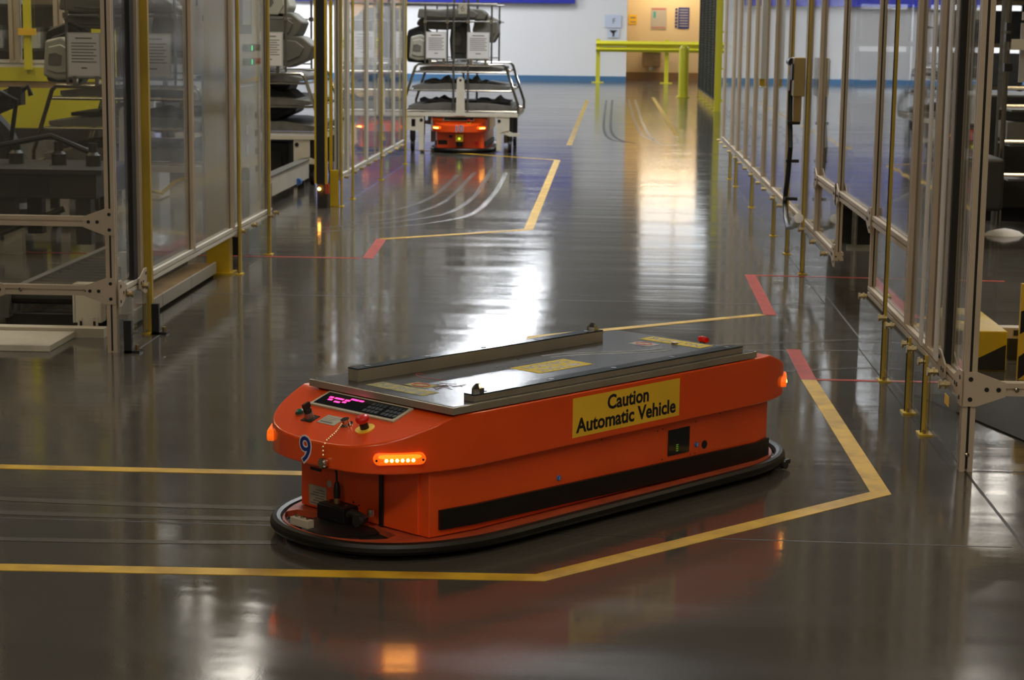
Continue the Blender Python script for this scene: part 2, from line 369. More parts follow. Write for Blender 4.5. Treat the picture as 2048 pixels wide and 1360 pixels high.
tape('yellow_floor_tape', 'yellow floor tape line far left with its corner below the tyre tracks', 'tape_y', [(-1.6, 13.52), (-.6, 14.33), (-.6, 21.9), (-3.1, 23.9)], .07)
tape('red_floor_tape', 'red floor tape strip far left of the aisle', 'tape_r', [(-1.555, 12.38), (-1.6, 13.52)], .07)
tape('red_floor_tape', 'thin red floor tape line into the left fence opening', 'tape_r', [(-1.6, 12.38), (-4.0, 12.38)], .04)
tape('yellow_floor_tape', 'yellow floor tape line leading to the left end of the guard rail', 'tape_y', [(-.53, 24.7), (-.50, 40)], .07)
tape('yellow_floor_tape', 'yellow floor tape line leading to the bollard', 'tape_y', [(.92, 27.2), (.88, 42)], .07)

# end wall: white part, beige recess, dark upper wall
struct(MB().box(-16, .37, 53.5, 53.7, 0, 3.2).build('wall_back', 'wallwhite'))
struct(MB().box(2.9, 16, 53.5, 53.7, 0, 3.2).build('wall_back', 'wallwhite'))
struct(MB().box(-16, .37, 53.47, 53.5, 0, .145).build('baseboard_back', 'basebl'))
struct(MB().box(2.9, 16, 53.47, 53.5, 0, .145).build('baseboard_back', 'basebl'))
struct(MB().box(.2, 3.1, 55.5, 55.7, 0, 3.2).build('wall_recess', 'wallbeige'))
struct(MB().box(.37, 2.9, 55.47, 55.5, 0, .22).build('baseboard_recess', 'basebr'))
struct(MB().box(.17, .37, 53.7, 55.7, 0, 3.2).build('wall_recess', 'wallbeige'))
struct(MB().box(2.9, 3.1, 53.7, 55.7, 0, 3.2).build('wall_recess', 'wallbeige'))
struct(MB().box(-16, .85, 53.5, 53.7, 3.2, 9).box(2.7, 16, 53.5, 53.7, 3.2, 9).box(.85, 2.7, 53.5, 53.7, 5.4, 9).build('wall_back_upper', 'walldark'))
struct(MB().box(.17, 3.1, 53.6, 55.8, 3.2, 3.3).build('ceiling_recess', 'walldark'))
wn = struct(MB().box(.83, .87, 53.45, 53.6, 3.2, 5.4).box(2.66, 2.72, 53.45, 53.6, 3.2, 5.4).box(1.72, 1.78, 53.45, 53.6, 3.2, 5.4).box(.83, 2.72, 53.45, 53.6, 5.35, 5.42).box(.83, 2.72, 53.45, 53.6, 3.2, 3.26).build('window_1', 'alu_white'))
M['daylight'] = mat('lit window pane', (.8, .85, .9), .5, emit=(.92, .96, 1), estr=2.2)
MB().box(.87, 1.72, 53.56, 53.58, 3.26, 5.35).build('pane', 'daylight', wn); MB().box(1.78, 2.66, 53.56, 53.58, 3.26, 5.35).build('pane', 'daylight', wn)
struct(MB().box(-16, 16, -6, 62, 9, 9.2).build('ceiling', 'ceiling'))
struct(MB().box(-16.2, -16, -6, 62, 0, 9).build('wall_left', 'hallwall')); struct(MB().box(16, 16.2, -6, 62, 0, 9).build('wall_right', 'hallwall'))
struct(MB().box(-16, 16, -6.2, -6, 0, 9).build('wall_front', 'hallwall'))

# lamps
for i, (x, y, z, lx, ly, e, c) in enumerate(LAMPS):
    t = thing('hall_or_fill_light', 'unseen suspended fixture above the hall', 'ceiling light', (x, y, z), 0, 'fluorescent fixtures above the hall')
    MB().prism([(-lx/2, 0), (lx/2, 0), (lx/2-.04, .07), (-lx/2+.04, .07)], -ly/2, ly/2, Matrix.Rotation(R(90), 4, 'X')).build('housing', 'alu_white', t)
    k = 'lamp %d' % i; M[k] = mat(k, (.8, .8, .8), .5, emit=c, estr=e)
    MB().box(-lx/2+.02, lx/2-.02, -ly/2+.02, ly/2-.02, -.03, 0).build('diffuser', k, t)
    MB().cyl((-lx*.3, 0, .07), (-lx*.3, 0, 9-z), .01, 6).cyl((lx*.3, 0, .07), (lx*.3, 0, 9-z), .01, 6).build('hanger', 'alu_white', t)

# ================================================================== SIGNS AND FITTINGS ON THE END WALL
tag(MB().box(-14, -1.05, 53.40, 53.47, 2.09, 3.1).build('wall_board', 'signblue'), 'long deep blue board high on the white end wall', 'wall sign')
def poster(name, label, x0, x1, z0, z1, y, m='paper', cat='poster'):
    t = thing(name, label, cat, ((x0+x1)/2, y-.006, z0)); wb(MB().box(x0, x1, y-.012, y-.002, z0, z1), 'sheet', m, t); return t
p = poster('wall_notice', 'upper white notice with a letter on the white wall above the guard rail', -.23, .22, 1.46, 1.80, 53.49, 'notice', 'notice')
text('F', .2, 'grey_ink', p, T(.02, -.01, .17) @ FRONT, 'lettering')
p = poster('wall_notice', 'lower white notice with a black arrow shape', -.16, .16, 1.19, 1.43, 53.49, 'notice', 'notice')
MB().prism([(-.11, .20), (.12, .20), (.04, .13), (.03, .04), (-.02, .02), (-.01, .1)], 0, .004, T(0, -.006, 0) @ FRONT).build('arrow_print', 'ink', p)
p = poster('yellow_notice', 'small yellow notice on the beige recess wall', .44, .66, 1.56, 1.82, 55.49, 'sign_y', 'notice')
MB().box(-.07, .07, -.009, -.006, .16, .2).box(-.08, .08, -.009, -.006, .05, .08).build('print', 'grey_ink', p)
p = poster('pale_poster', 'pale poster with faint pink border on the beige wall', 1.05, 1.49, 1.44, 2.03, 55.49, 'foam')
MB().box(-.19, .19, -.009, -.006, .53, .56).box(-.19, .19, -.009, -.006, .03, .05).build('border', 'redprint', p); MB().box(-.15, -.08, -.009, -.006, .3, .48).build('figure_print', 'teal', p)
p = poster('dark_poster', 'dark blue poster with icons down its left side on the beige wall', 1.82, 2.13, 1.45, 2.04, 55.49, 'blue')
for i in range(6): MB().box(-.24, -.18, -.008, 0, .03+i*.095, .09+i*.095).build('icon', 'blue', p)
for i in range(7): MB().box(-.12, .12, -.009, -.006, .06+i*.075, .085+i*.075).build('text_line', 'foam', p)
t = thing('drinking_fountain', 'brown drinking fountain on the beige recess wall behind the guard rail', 'drinking fountain', (1.09, 55.3, 0))
MB().box(-.25, .25, -.2, .16, .38, .78).build('body', 'brown', t, bevel=.02); MB().box(-.28, .28, -.26, .17, .78, .84).build('basin', 'brown', t, bevel=.015)
MB().tube([(.1, -.05, .84), (.1, -.05, .9), (.06, -.12, .9)], .012).build('spout', 'chrome', t); MB().box(-.07, .07, -.1, .1, .28, .38).build('drain', 'chrome', t)

# guard rail
t = thing('guard_rail', 'yellow double-beam guard rail before the beige recess', 'guard rail', (1.4, 52.5, 0))
for k in range(3):
    x = -1.79+k*1.83
    MB().box(x-.055, x+.055, -.05, .05, 0, 1.16).build('post', 'lemon', t); MB().box(x-.16, x+.16, -.12, .12, 0, .02).build('base_plate', 'lemon', t)
for z in (.89, 1.04):
    MB().prism([(-.07, -.05), (-.10, -.02), (-.15, 0), (-.10, .02), (-.07, .05), (-.05, .05), (-.05, -.05)], -1.85, 2.3, Matrix(((0, 0, 1, 0), (1, 0, 0, 0), (0, 1.45, 0, z), (0, 0, 0, 1))), True).build('beam', 'lemon', t)
t = thing('bollard', 'yellow steel bollard with domed top in front of the guard rail', 'bollard', (1.53, 42.2, 0))
MB().lathe([(.105, 0), (.105, 1.02), (.095, 1.07), (.06, 1.11), (.01, 1.12)], 20).build('tube', 'lemon', t, ang=50); MB().lathe([(.15, 0), (.15, .03)], 20).build('base_plate', 'lemon', t)
# mesh fence far right
t = thing('mesh_fence', 'dark mesh safety fence with yellow posts beside the bollard', 'fence', (1.88, 39, 0))
ys = [-3.6, -2.3, -.9, .6, 2.2, 3.8]
for y in ys:
    q = .035 if y == ys[0] else .014
    MB().box(-q, q, y-q, y+q, 0, 2.4).build('post', 'lemon', t); MB().box(-.06, .06, y-.05, y+.05, 0, .015).build('base_plate', 'lemon', t)
for a, b in zip(ys, ys[1:]):
    mb = MB(); a += .04; b -= .04
    for k in range(int((b-a)/.05)+1): mb.box(-.003, .003, a+k*.05-.003, a+k*.05+.003, .2, 2.3)
    for k in range(43): mb.box(-.003, .003, a, b, .2+k*.05-.003, .2+k*.05+.003)
    wm = mb.build('mesh_wire', 'mesh_green', t); wm['kind'] = 'stuff'
    MB().box(-.015, .015, a, b, .18, .21).box(-.015, .015, a, b, 2.29, 2.32).box(-.015, .015, a, a+.025, .2, 2.3).box(-.015, .015, b-.025, b, .2, 2.3).build('panel_frame', 'blackmat', t)
t2 = thing('mesh_gate', 'yellow framed mesh gate with teal notice at the near end of the mesh fence', 'gate', (2.35, 35.3, 0))
MB().box(-.44, -.39, -.03, .03, 0, 2.4).box(.39, .44, -.03, .03, 0, 2.4).box(-.4, .4, -.02, .02, .17, .22).box(-.4, .4, -.02, .02, 1.4, 1.43).box(-.4, .4, -.02, .02, .75, .78).box(-.4, .4, -.02, .02, 2.3, 2.34).build('frame', 'lemon', t2)
mb = MB()
for k in range(15): mb.box(-.39+k*.055, -.386+k*.055, -.003, .003, .2, 2.3)
for k in range(40): mb.box(-.39, .39, -.003, .003, .22+k*.053, .224+k*.053)
wm = mb.build('mesh_wire', 'cabgrey', t2); wm['kind'] = 'stuff'
MB().box(-.28, -.05, -.05, -.04, 1.55, 1.95).build('notice', 'paper', t2); MB().box(-.27, -.06, -.055, -.05, 1.85, 1.9).box(-.27, -.06, -.055, -.05, 1.6, 1.64).build('notice_print', 'teal', t2)
tag(MB().prism([(0, 0), (.5, 0), (.5, 1.6), (.1, 1.6)], 0, .1, T(1.98, 33.2, 0)).build('floor_block', 'black', bevel=.01), 'low black block on the floor by the mesh gate', 'floor block')

# ================================================================== SAFETY FENCES
def bolt_mb(p, axis=(1, 0, 0), r=.006, l=.012):
    a = Vector(axis); return MB().cyl(p, Vector(p)+a*l, r, 8)
def fence_posts(t, X, ys, z0, z1=2.35, m='alu', a=.045):
    first = None; slot = None
    for y in ys:
        if first is None: first = MB().extr((0, 0, z0), (0, 0, z1), a).build('post', m, t); o = first
        else: o = first.copy(); col.objects.link(o)
        o.location = Vector((X, y, 0))-Vector(t.location)
        h = a/2; g = a*.1
        if slot is None: slot = MB().box(-g, g, -h+.0015, -h+.005, z0+.01, z1).box(-h+.0015, -h+.005, -g, g, z0+.01, z1).box(h-.005, h-.0015, -g, g, z0+.01, z1).build('slot_insert', 'black', o); slot.parent = o
        else: c = slot.copy(); col.objects.link(c); c.parent = o
def yellow_leg(t, X, y, side, h=2.35, w_=.014):
    """thin yellow angle with foot plate and clamp; side = +1 when the aisle is on +X"""
    o = wb(MB().prism([(-w_/2, -.003), (w_/2, -.003), (w_/2, .03), (w_/2-.004, .03), (w_/2-.004, .003), (-w_/2, .003)], 0, h, T(X, y, 0)), 'yellow_leg', 'yellow_post', t)
    wb(MB().box(X-w_/2-.004, X-w_/2, y-.003, y+.006, 0, h), 'dark_edge', 'blackmat', t)
    wb(MB().box(X-.022, X+.022, y-.05, y+.03, 0, .007), 'foot_plate', 'yellow', t)
    wb(MB().cyl((X, y-.03, .007), (X, y-.03, .022), .006, 8), 'anchor_bolt', 'brass', t)
def clamp(t, X, y, z, side):
    wb(MB().cyl((X, y, z), (X+side*.03, y, z), .011, 8).cyl((X+side*.03, y, z), (X+side*.038, y, z), .017, 6).cyl((X+side*.01, y, z), (X+side*.018, y, z), .017, 6), 'clamp_bolt', 'brass', t)
def pane(t, x0, x1, y0, y1, z0, z1, m='pane'): return wb(MB().box(x0, x1, y0, y1, z0, z1), 'pane', m, t)
PX = 1.238; PXL = -2.253
def gusset(t, mtx, flip=1, name='gusset_plate'):
    """plate in local XY: tall end at x=0 (on the post), tapering along +x"""
    g = MB().prism([(-.022, -.06*1), (-.022, .06), (.022, .06), (.12, .024), (.12, -.024), (.022, -.06)], 0, .006, mtx).build(name, 'alu', t); g.location = -Vector(t.location)
    for x, y in ((0, .035), (0, -.035), (.055, 0), (.095, 0)):
        mb = MB().cyl((x, y, .003), (x, y, .009), .008, 10); MB().add(mb.v, mb.f, mtx).build('bolt', 'black', g)
    return g

# ---- right fence
XR = 1.2425; AX = 1.205
t = thing('safety_fence', 'clear panel fence right of the aisle, from the near corner post to the low opening', 'safety fence', (1.24, 7.8, 0))
fence_posts(t, XR, [6.61], 0); fence_posts(t, XR, [7.05, 7.40, 7.95], .3); fence_posts(t, XR-.005, [9.1], .3, a=.032)
wb(MB().extr((XR, 6.63, .285), (XR, 9.12, .285)), 'rail', 'alu', t)
wb(MB().extr((XR, 8.0, .62), (XR, 9.08, .62)), 'rail', 'alu', t)
wb(MB().box(1.222, 1.245, 6.985, 7.012, .31, 2.35), 'seal', 'blackmat', t)
for a, b in ((6.63, 6.95), (7.07, 7.38), (7.42, 7.93)): pane(t, PX, PX+.006, a, b, .31, 2.35)
pane(t, PX, PX+.006, 7.97, 9.08, .645, 2.35); pane(t, PX, PX+.006, 7.97, 9.08, .31, .6)
for y in (7.055, 7.40): wb(MB().box(AX-.008, AX-.001, y-.03, y+.03, .31, 2.35), 'edge_strip', 'alu_white', t)
for a, b in ((6.59, 7.2), (7.215, 7.61), (7.63, 8.31), (8.33, 9.2)): pane(t, AX-.008, AX-.002, a, b, .004, .262)
yellow_leg(t, AX-.012, 8.32, -1); yellow_leg(t, AX-.012, 7.62, -1, .3); yellow_leg(t, AX-.012, 7.21, -1, .3)
for y in (6.75, 7.0, 7.22, 7.5, 7.63, 8.1, 8.32, 9.0): clamp(t, AX-.004, y, .275, -1)
gusset(t, T(XR, 6.585, .29) @ FRONT)
gusset(t, Matrix(((0, 0, -1, 1.219), (1, 0, 0, 6.62), (0, 1, 0, .29), (0, 0, 0, 1))))
gusset(t, Matrix(((0, 0, -1, 1.219), (-1, 0, 0, 7.05), (0, 1, 0, .29), (0, 0, 0, 1))))
wb(MB().extr((1.265, 6.61, .29), (3.6, 6.61, .29)), 'rail', 'alu', t)
gusset(t, Matrix(((-1, 0, 0, 1.62), (0, 0, -1, 6.585), (0, 1, 0, .29), (0, 0, 0, 1))))
fence_posts(t, 1.62, [6.61], 0); 
for x, z in ((1.40, .29), (1.243, .06)): wb(MB().lathe([(.008, 0), (.008, .003), (.004, .006)], 10, T(x, 6.585, z) @ FRONT), 'screw', 'chrome', t)
wb(MB().box(AX-.010, AX-.0085, 6.72, 6.80, .2, .235), 'warning_label', 'sign_y', t)

t = thing('safety_fence', 'long clear panel safety fence on the right of the aisle beyond the low opening', 'safety fence', (1.24, 16, 0))
PR = [10.5, 11.62, 12.4, 13.7, 14.85, 15.85, 16.95, 18.0, 19.15, 20.05, 21.65]
fence_posts(t, XR-.005, PR[:1], .3, a=.032); fence_posts(t, XR, PR[1:], .3)
wb(MB().extr((XR, 10.48, .285), (XR, 21.7, .285)), 'rail', 'alu', t); wb(MB().extr((XR, 9.12, .62), (XR, 11.62, .62)), 'rail', 'alu', t)
pane(t, PX, PX+.006, 9.12, 10.48, .645, 2.35)
for a, b in zip(PR, PR[1:]):
    if a < 11:
        pane(t, PX, PX+.006, a+.02, b-.02, .645, 2.35); pane(t, PX, PX+.006, a+.02, b-.02, .31, .6)
    else: pane(t, PX, PX+.006, a+.02, b-.02, .31, 2.35)
YL = [(11.98, 2.35), (13.05, 2.35), (14.19, .3), (16.45, .3), (18.6, .3), (19.55, .3)]
e = [10.67]+[y for y, _ in YL]+[21.7]
for a, b in zip(e, e[1:]): pane(t, AX-.008, AX-.002, a+.01, b-.01, .004, .262)
for y, h in YL: yellow_leg(t, AX-.012, y, -1, h)
for y in [10.7, 11.3, 11.98, 12.5, 13.05, 13.6, 14.19, 15.0, 15.6, 16.45, 17.2, 17.9, 18.6, 19.55, 20.3, 21.0, 21.5]: clamp(t, AX-.004, y, .275, -1)
for y, s_ in ((9.1, 1), (10.5, 1), (10.5, -1), (11.62, -1)):
    gusset(t, Matrix(((0, 0, -1, 1.219), (s_, 0, 0, y), (0, 1, 0, .62), (0, 0, 0, 1))))
gusset(t, Matrix(((0, 0, -1, 1.219), (1, 0, 0, 10.5), (0, 1, 0, .29), (0, 0, 0, 1))))
# hanging light tube housing seen between two far posts
t = thing('post_cover', 'grey and yellow channel hanging beside a far right fence post', 'channel', (1.17, 15.3, 1.05))
MB().box(-.02, .02, -.06, .06, .06, 1.3).build('channel', 'cabgrey', t); MB().box(-.02, .02, .065, .12, .0, 1.3).build('yellow_strip', 'yellow', t); MB().box(-.015, .03, -.02, .13, -.01, .0).build('bracket', 'alu_white', t)

# ---- left fence, near
XL = -2.2525; AL = -2.226
t = thing('safety_fence', 'near left clear panel fence with corner post and bolted gusset plates', 'safety fence', (-2.25, 9, 0))
fence_posts(t, XL, [8.64], 0); fence_posts(t, XL, [9.12, 10.3, 11.4, 12.62], .27)
wb(MB().box(-2.27, -2.235, 8.98, 9.05, .29, 2.35), 'seal', 'blackmat', t)
wb(MB().extr((XL, 8.66, .265), (XL, 12.7, .265)), 'rail', 'alu_white', t)
for a, b in ((8.66, 8.97), (9.15, 10.28), (10.32, 11.38), (11.43, 12.6)): pane(t, PXL, PXL+.006, a, b, .29, 2.35, 'pane_worn')
for a, b in ((8.62, 9.19), (11.5, 12.49), (12.52, 12.78)): pane(t, AL+.003, AL+.009, a, b, .004, .245)
yellow_leg(t, AL+.0, 9.2, 1, w_=.044); yellow_leg(t, AL+.012, 11.48, 1); yellow_leg(t, AL+.012, 12.5, 1)
for y in (8.75, 9.05, 11.52, 11.9, 12.49, 12.7): clamp(t, AL+.006, y, .255, 1)
for y in (8.66, 9.2): wb(MB().box(-2.20, -2.165, y-.04, y-.012, 0, .15).box(-2.20, -2.13, y-.04, y+.03, 0, .012), 'black_bracket', 'black', t); wb(MB().cyl((-2.145, y-.01, .01), (-2.145, y-.01, .035), .01, 8), 'anchor_bolt', 'brass', t)
for z in (.285, .60): wb(MB().extr((XL-.02, 8.64, z), (-5.2, 8.64, z)), 'rail', 'alu', t); gusset(t, Matrix(((-1, 0, 0, XL), (0, 0, -1, 8.615), (0, 1, 0, z), (0, 0, 0, 1))))
fence_posts(t, -2.86, [8.64], .25); gusset(t, T(-2.86, 8.615, .285) @ FRONT)
gusset(t, Matrix(((0, 0, 1, AL+.006), (1, 0, 0, 8.64), (0, 1, 0, .27), (0, 0, 0, 1)))); gusset(t, Matrix(((0, 0, 1, AL+.006), (-1, 0, 0, 9.12), (0, 1, 0, .27), (0, 0, 0, 1))))
for a, b in ((-5.2, -2.9), (-2.82, -2.28)): wb(MB().box(a, b, 8.635, 8.64, .31, .575).box(a, b, 8.635, 8.64, .625, 2.35), 'pane', 'pane', t)
for x in (-2.37, -2.67): wb(MB().lathe([(.009, 0), (.009, .003), (.004, .007)], 10, T(x, 8.615, .285) @ FRONT), 'screw', 'chrome', t)

# ---- left fence, far
t = thing('safety_fence', 'far left clear panel safety fence beyond the cart opening, ending at the waiting orange vehicle', 'safety fence', (-2.25, 18.5, 0))
PL = [15.95, 16.5, 17.8, 18.9, 20.0, 21.05]
fence_posts(t, XL, PL, .25, m='alu_white')
wb(MB().extr((XL, 15.95, .235), (XL, 21.07, .235)), 'rail', 'alu_white', t)
for a, b in zip(PL, PL[1:]): pane(t, PXL, PXL+.006, a+.02, b-.02, .26, 2.35, 'pane_far')
for a, b in ((15.9, 16.62), (16.64, 18.71), (18.73, 20.92)): pane(t, AL+.003, AL+.009, a, b, .004, .215)
for y in (15.9, 16.62, 18.73, 20.93): yellow_leg(t, AL+.012, y, 1)
for y in (16.1, 16.65, 17.1, 17.6, 18.1, 18.73, 19.3, 19.9, 20.4): clamp(t, AL+.006, y, .23, 1)

# ---- posts at the cart opening
t = thing('opening_post', 'black post with yellow edges at the far side of the left opening', 'post', (-2.36, 15.75, 0))
MB().box(-.035, .035, -.03, .03, .2, 2.35).build('black_cover', 'black', t); MB().box(-.05, -.035, -.03, .03, .2, 2.35).box(.035, .05, -.03, .03, .2, 2.35).build('yellow_edge', 'yellow', t)
MB().box(-.03, .05, -.02, .06, .0, .2).build('foot', 'machine', t); MB().cyl((-.01, -.04, .16), (-.01, -.045, .16), .012, 10).build('indicator', 'led_amber', t); MB().box(.04, .07, -.04, 0, .12, .2).build('sensor', 'redprint', t)
t = thing('yellow_column', 'short yellow box column at the foot of the far left fence', 'column', (-2.27, 15.95, 0))
MB().box(-.04, .03, -.05, .0, 0, .30).build('sleeve', 'yellow', t, bevel=.004); MB().box(-.045, -.02, -.04, -.01, .30, 2.35).build('edge_channel', 'yellow', t)
t = thing('yellow_column', 'tall yellow box column behind the near left fence', 'column', (-2.36, 11.5, 0))
MB().box(-.05, .09, -.05, .05, 0, 2.35).build('tube', 'yellow', t, bevel=.004); MB().box(-.08, .11, -.08, .08, 0, .012).build('base_plate', 'yellow', t)

t = thing('reflection_rack', 'tall dark rack added deep behind the right fence to darken left pane reflections', 'rack', (9.2, 47, 0))  # rack added so the left panes mirror something dark
for k in range(6):
    x = -3.4+k*1.36
    for y in (0, 1.0): MB().box(x-.05, x+.05, y-.05, y+.05, 0, 3.6).build('upright', 'machine', t)
for z in (.1, 1.1, 2.1, 3.1):
    for y in (-.02, 1.0): MB().box(-3.4, 3.4, y-.03, y+.03, z, z+.1).build('beam', 'brown', t)
    MB().box(-3.4, 3.4, .0, 1.0, z+.1, z+.12).build('deck', 'machine', t)
for k in range(5):
    for j, z in enumerate((.22, 1.22, 2.22)): MB().box(-3.3+k*1.36, -2.2+k*1.36, .05, .95, z, z+.75).build('pallet_load', ('machine', 'brown', 'moulding')[(k+j) % 3], t)
M['dim_led'] = mat('dim led', (.1, .2, .02), .4, emit=(.35, .8, .05), estr=.35)
# ================================================================== THE ORANGE VEHICLES
CA, CB, CX, CN, CY = .47, .346, -.54, 3.0, .012
def ring(a, b, cx, n, cy, cx2=None, k=26):
    """stadium with superellipse ends, counter-clockwise"""
    cx2 = -cx if cx2 is None else cx2; pts = []
    for sgn, c0 in ((1, cx2), (-1, cx)):
        for i in range(k+1):
            th = -math.pi/2+math.pi*i/k; c, s_ = math.cos(th), math.sin(th)
            pts.append((c0+sgn*a*abs(c)**(2/n), cy+sgn*b*math.copysign(abs(s_)**(2/n), s_)))
    return pts
def nose(y, rear=False):
    f = lambda q: CX-CA*max(0, 1-abs((q-CY)/CB)**CN)**(1/CN)
    x = f(y); d = Vector((f(y+.004)-f(y-.004), .008)).normalized(); n = Vector((-d.y, d.x))
    if rear: x = -x; n = Vector((-n.x, n.y))
    return x, n
def on_nose(y, z, rear=False, off=.0):
    x, n = nose(y, rear); ez = Vector((0, 0, 1)); n3 = Vector((n.x, n.y, 0)); e1 = ez.cross(n3)
    m_ = Matrix((e1, ez, n3)).transposed().to_4x4(); return T(x+n.x*off, y+n.y*off, z) @ m_
SL = math.atan(.333)
def ztop(x): return .405-.333*max(0, abs(x)-.75)
def con(x, y, off=.0):
    s_, c = math.sin(SL), math.cos(SL)
    return T(x, y, ztop(x)) @ Matrix(((0, c, -s_, 0), (-1, 0, 0, 0), (0, s_, c, 0), (0, 0, 0, 1))) @ T(0, 0, off)
def hexcone(r, h): return [(r, 0), (r, h*.35), (r*.45, h)]

def make_agv(label, loc, rotz, number, near=True):
    t = thing('automatic_vehicle', label, 'automated vehicle', loc, rotz)
    # ---- cover: flat top, both ends slope down, vertical skirt
    P = ring(CA, CB, CX, CN, CY, k=34)
    Q = []
    for (x, y), (x2, y2) in zip(P, P[1:]+P[:1]):
        Q.append((x, y))
        for c in (-.75, .75):
            if (x-c)*(x2-c) < 0: f = (c-x)/(x2-x); Q.append((c, y+f*(y2-y)))
    n = len(Q); mb = MB(); bot = [(x, y, .245) for x, y in Q]; top = [(x, y, ztop(x)) for x, y in Q]
    mb.add(bot+top, [(i, (i+1) % n, n+(i+1) % n, n+i) for i in range(n)], None, True)
    for sel in (lambda x: x <= -.7499, lambda x: abs(x) <= .7501, lambda x: x >= .7499):
        ids = [i for i in range(n) if sel(Q[i][0])]; mb.add([top[i] for i in ids], [tuple(range(len(ids)))])
    mb.add(bot, [tuple(range(n-1, -1, -1))])
    mb.build('cover', 'orange', t, bevel=.007 if near else 0)
    # ---- lower body with chamfered corners
    body = [(-.82, -.285), (-.66, -.305), (.70, -.305), (.80, -.28), (.80, .28), (.70, .305), (-.66, .305), (-.82, .275)]
    MB().prism(body, .05, .246).build('body', 'orange_matt', t, bevel=.003)
    MB().box(-.826, -.818, -.245, .24, .052, .243).build('front_panel', 'orange_matt', t, bevel=.002)
    # ---- bumper plate with crescent cut-out, rubber bead, chassis and castors
    Bp = ring(.445, .35, -.57, 2.3, -.01, .52); Bo = ring(.472, .368, -.57, 2.3, -.01, .53)
    hole = []
    for i in range(15):
        th = R(-70+140*i/14); hole.append((-.845-.175*math.cos(th)*1.0, .0+.235*math.sin(th)+.02))
    hole += [(-.87, .235), (-.845, .1), (-.84, -.1), (-.86, -.19)]
    plate2d(Bp, [hole], .030, .048).build('bumper_plate', 'orange_floor', t)
    MB().tube([(x, y, .036) for x, y in Bo], .019, 10, True).build('rubber_bead', 'rubber', t)
    MB().prism(ring(.44, .345, -.57, 2.3, -.01, .52), .012, .028).build('chassis', 'blackmat', t)
    MB().lathe([(.13, .029), (.13, .035), (.11, .044), (.03, .046)], 28, T(-.86, .03, 0)).build('steering_disc', 'black', t, ang=50)
    for x, y in ((-.95, .12), (-.95, -.12), (.8, -.31), (.8, .31)):
        c_ = MB().cyl((x, y-.012, .022), (x, y+.012, .022), .021, 14).build('caster', 'black', t)
    MB().cyl((.82, -.335, .016), (.82, -.352, .016), .014, 12).cyl((.855, -.315, .022), (.855, -.34, .022), .008, 10).box(.80, .865, -.338, -.31, .024, .029).build('rear_roller', 'machine', t)
    # ---- deck
    MB().box(-.765, .655, -.325, .29, .412, .430).build('deck_plate', 'deck', t, bevel=.003)
    MB().box(-.75, .64, -.31, .275, .403, .413).build('deck_gasket', 'blackmat', t)
    MB().box(-.772, -.766, -.328, .293, .408, .4285).box(-.772, .66, -.331, -.326, .408, .4285).box(.656, .661, -.328, .293, .408, .4285).build('deck_edge', 'bar', t, bevel=.001)
    for (x0, x1, y0, y1, z1) in ((-.705, .42, .145, .19, .467), (-.67, .60, -.316, -.271, .448)):
        b_ = MB().box(x0, x1, y0, y1, .43, z1).build('load_bar', 'bar', t, bevel=.001)
        MB().box(x0, x1, y0, y1, z1, z1+.004).build('top_strip', 'bartop', b_)
        for k in range(5):
            xx = x0+.06+(x1-x0-.12)*k/4; MB().lathe([(.010, 0), (.010, .0008)], 12, T(xx, (y0+y1)/2, z1+.004)).build('screw_hole', 'black', b_)
        px = x1-.03 if y0 > 0 else x0+.035
        MB().lathe([(.019, 0), (.019, .012), (.016, .014), (.006, .027)], 6, T(px, (y0+y1)/2, z1+.004)).build('locating_pin', 'chrome', b_)
    MB().lathe([(.012, 0), (.012, .006)], 10, T(.57, -.05, .43)).build('deck_stud', 'brass', t)
    # ---- amber marker lamps
    for y, rear in ((-.262, 0), (.27, 0), (-.262, 1), (.27, 1)):
        mt = on_nose(y, .293, rear)
        L_ = [(-.058+.017*math.cos(R(a)), .017*math.sin(R(a))) for a in range(90, 271, 30)]+[(.058+.017*math.cos(R(a)), .017*math.sin(R(a))) for a in range(-90, 91, 30)]
        la = MB().prism(L_, -.012, .009, mt).build('marker_lamp', 'lens_amber', t, bevel=.004)
        for k in range(6):
            xx = -.038+k*.0152; MB().lathe([(.0052, 0), (.0044, .0018), (.001, .0026)], 10, mt @ T(xx, -.003, .0088)).build('led', 'led_amber', la)
        for sx in (-.066, .066): MB().cyl(tuple(mt @ Vector((sx, -.002, .008))), tuple(mt @ Vector((sx, -.002, .0105))), .0035, 8).build('lamp_screw', 'black', la)
        MB().prism([(x*.82, y_*.35+.008) for x, y_ in L_], .0085, .0096, mt).build('lit_strip', 'lens_lit', la)
    # ---- number on the nose
    mt = on_nose(.03 if near else 0, .284, off=.0006)
    text(number, .108, 'paper', t, mt, 'number_outline', bold=.0048, ext=.0003)
    text(number, .108, 'blue', t, mt @ T(0, 0, .001), 'number', bold=.0003, ext=.0003)
    # ---- e-stop both ends
    def estop(x, y, mirror=False):
        mt = con(x, y) if not mirror else Matrix.Rotation(R(180), 4, 'Z') @ con(x, -y)
        e = MB().lathe([(.029, 0), (.029, .003)], 28, mt).build('emergency_stop', 'sign_y', t)
        MB().lathe([(.013, .003), (.013, .022)], 16, mt).build('collar', 'black', e)
        MB().lathe([(.014, .022), (.019, .026), (.021, .034), (.019, .040), (.008, .043)], 20, mt).build('button', 'red', e, ang=60)
    estop(-.905, -.108); estop(-.86, .06, True)
    # ---- hand controls
    pf = MB().box(-.184, .184, -.043, .043, 0, .006, con(-.808, .018)).build('display_frame', 'ceramic', t, bevel=.001)
    MB().box(-.172, .172, -.034, .034, .006, .0072, con(-.808, .018)).build('screen', 'glass_dark', pf)
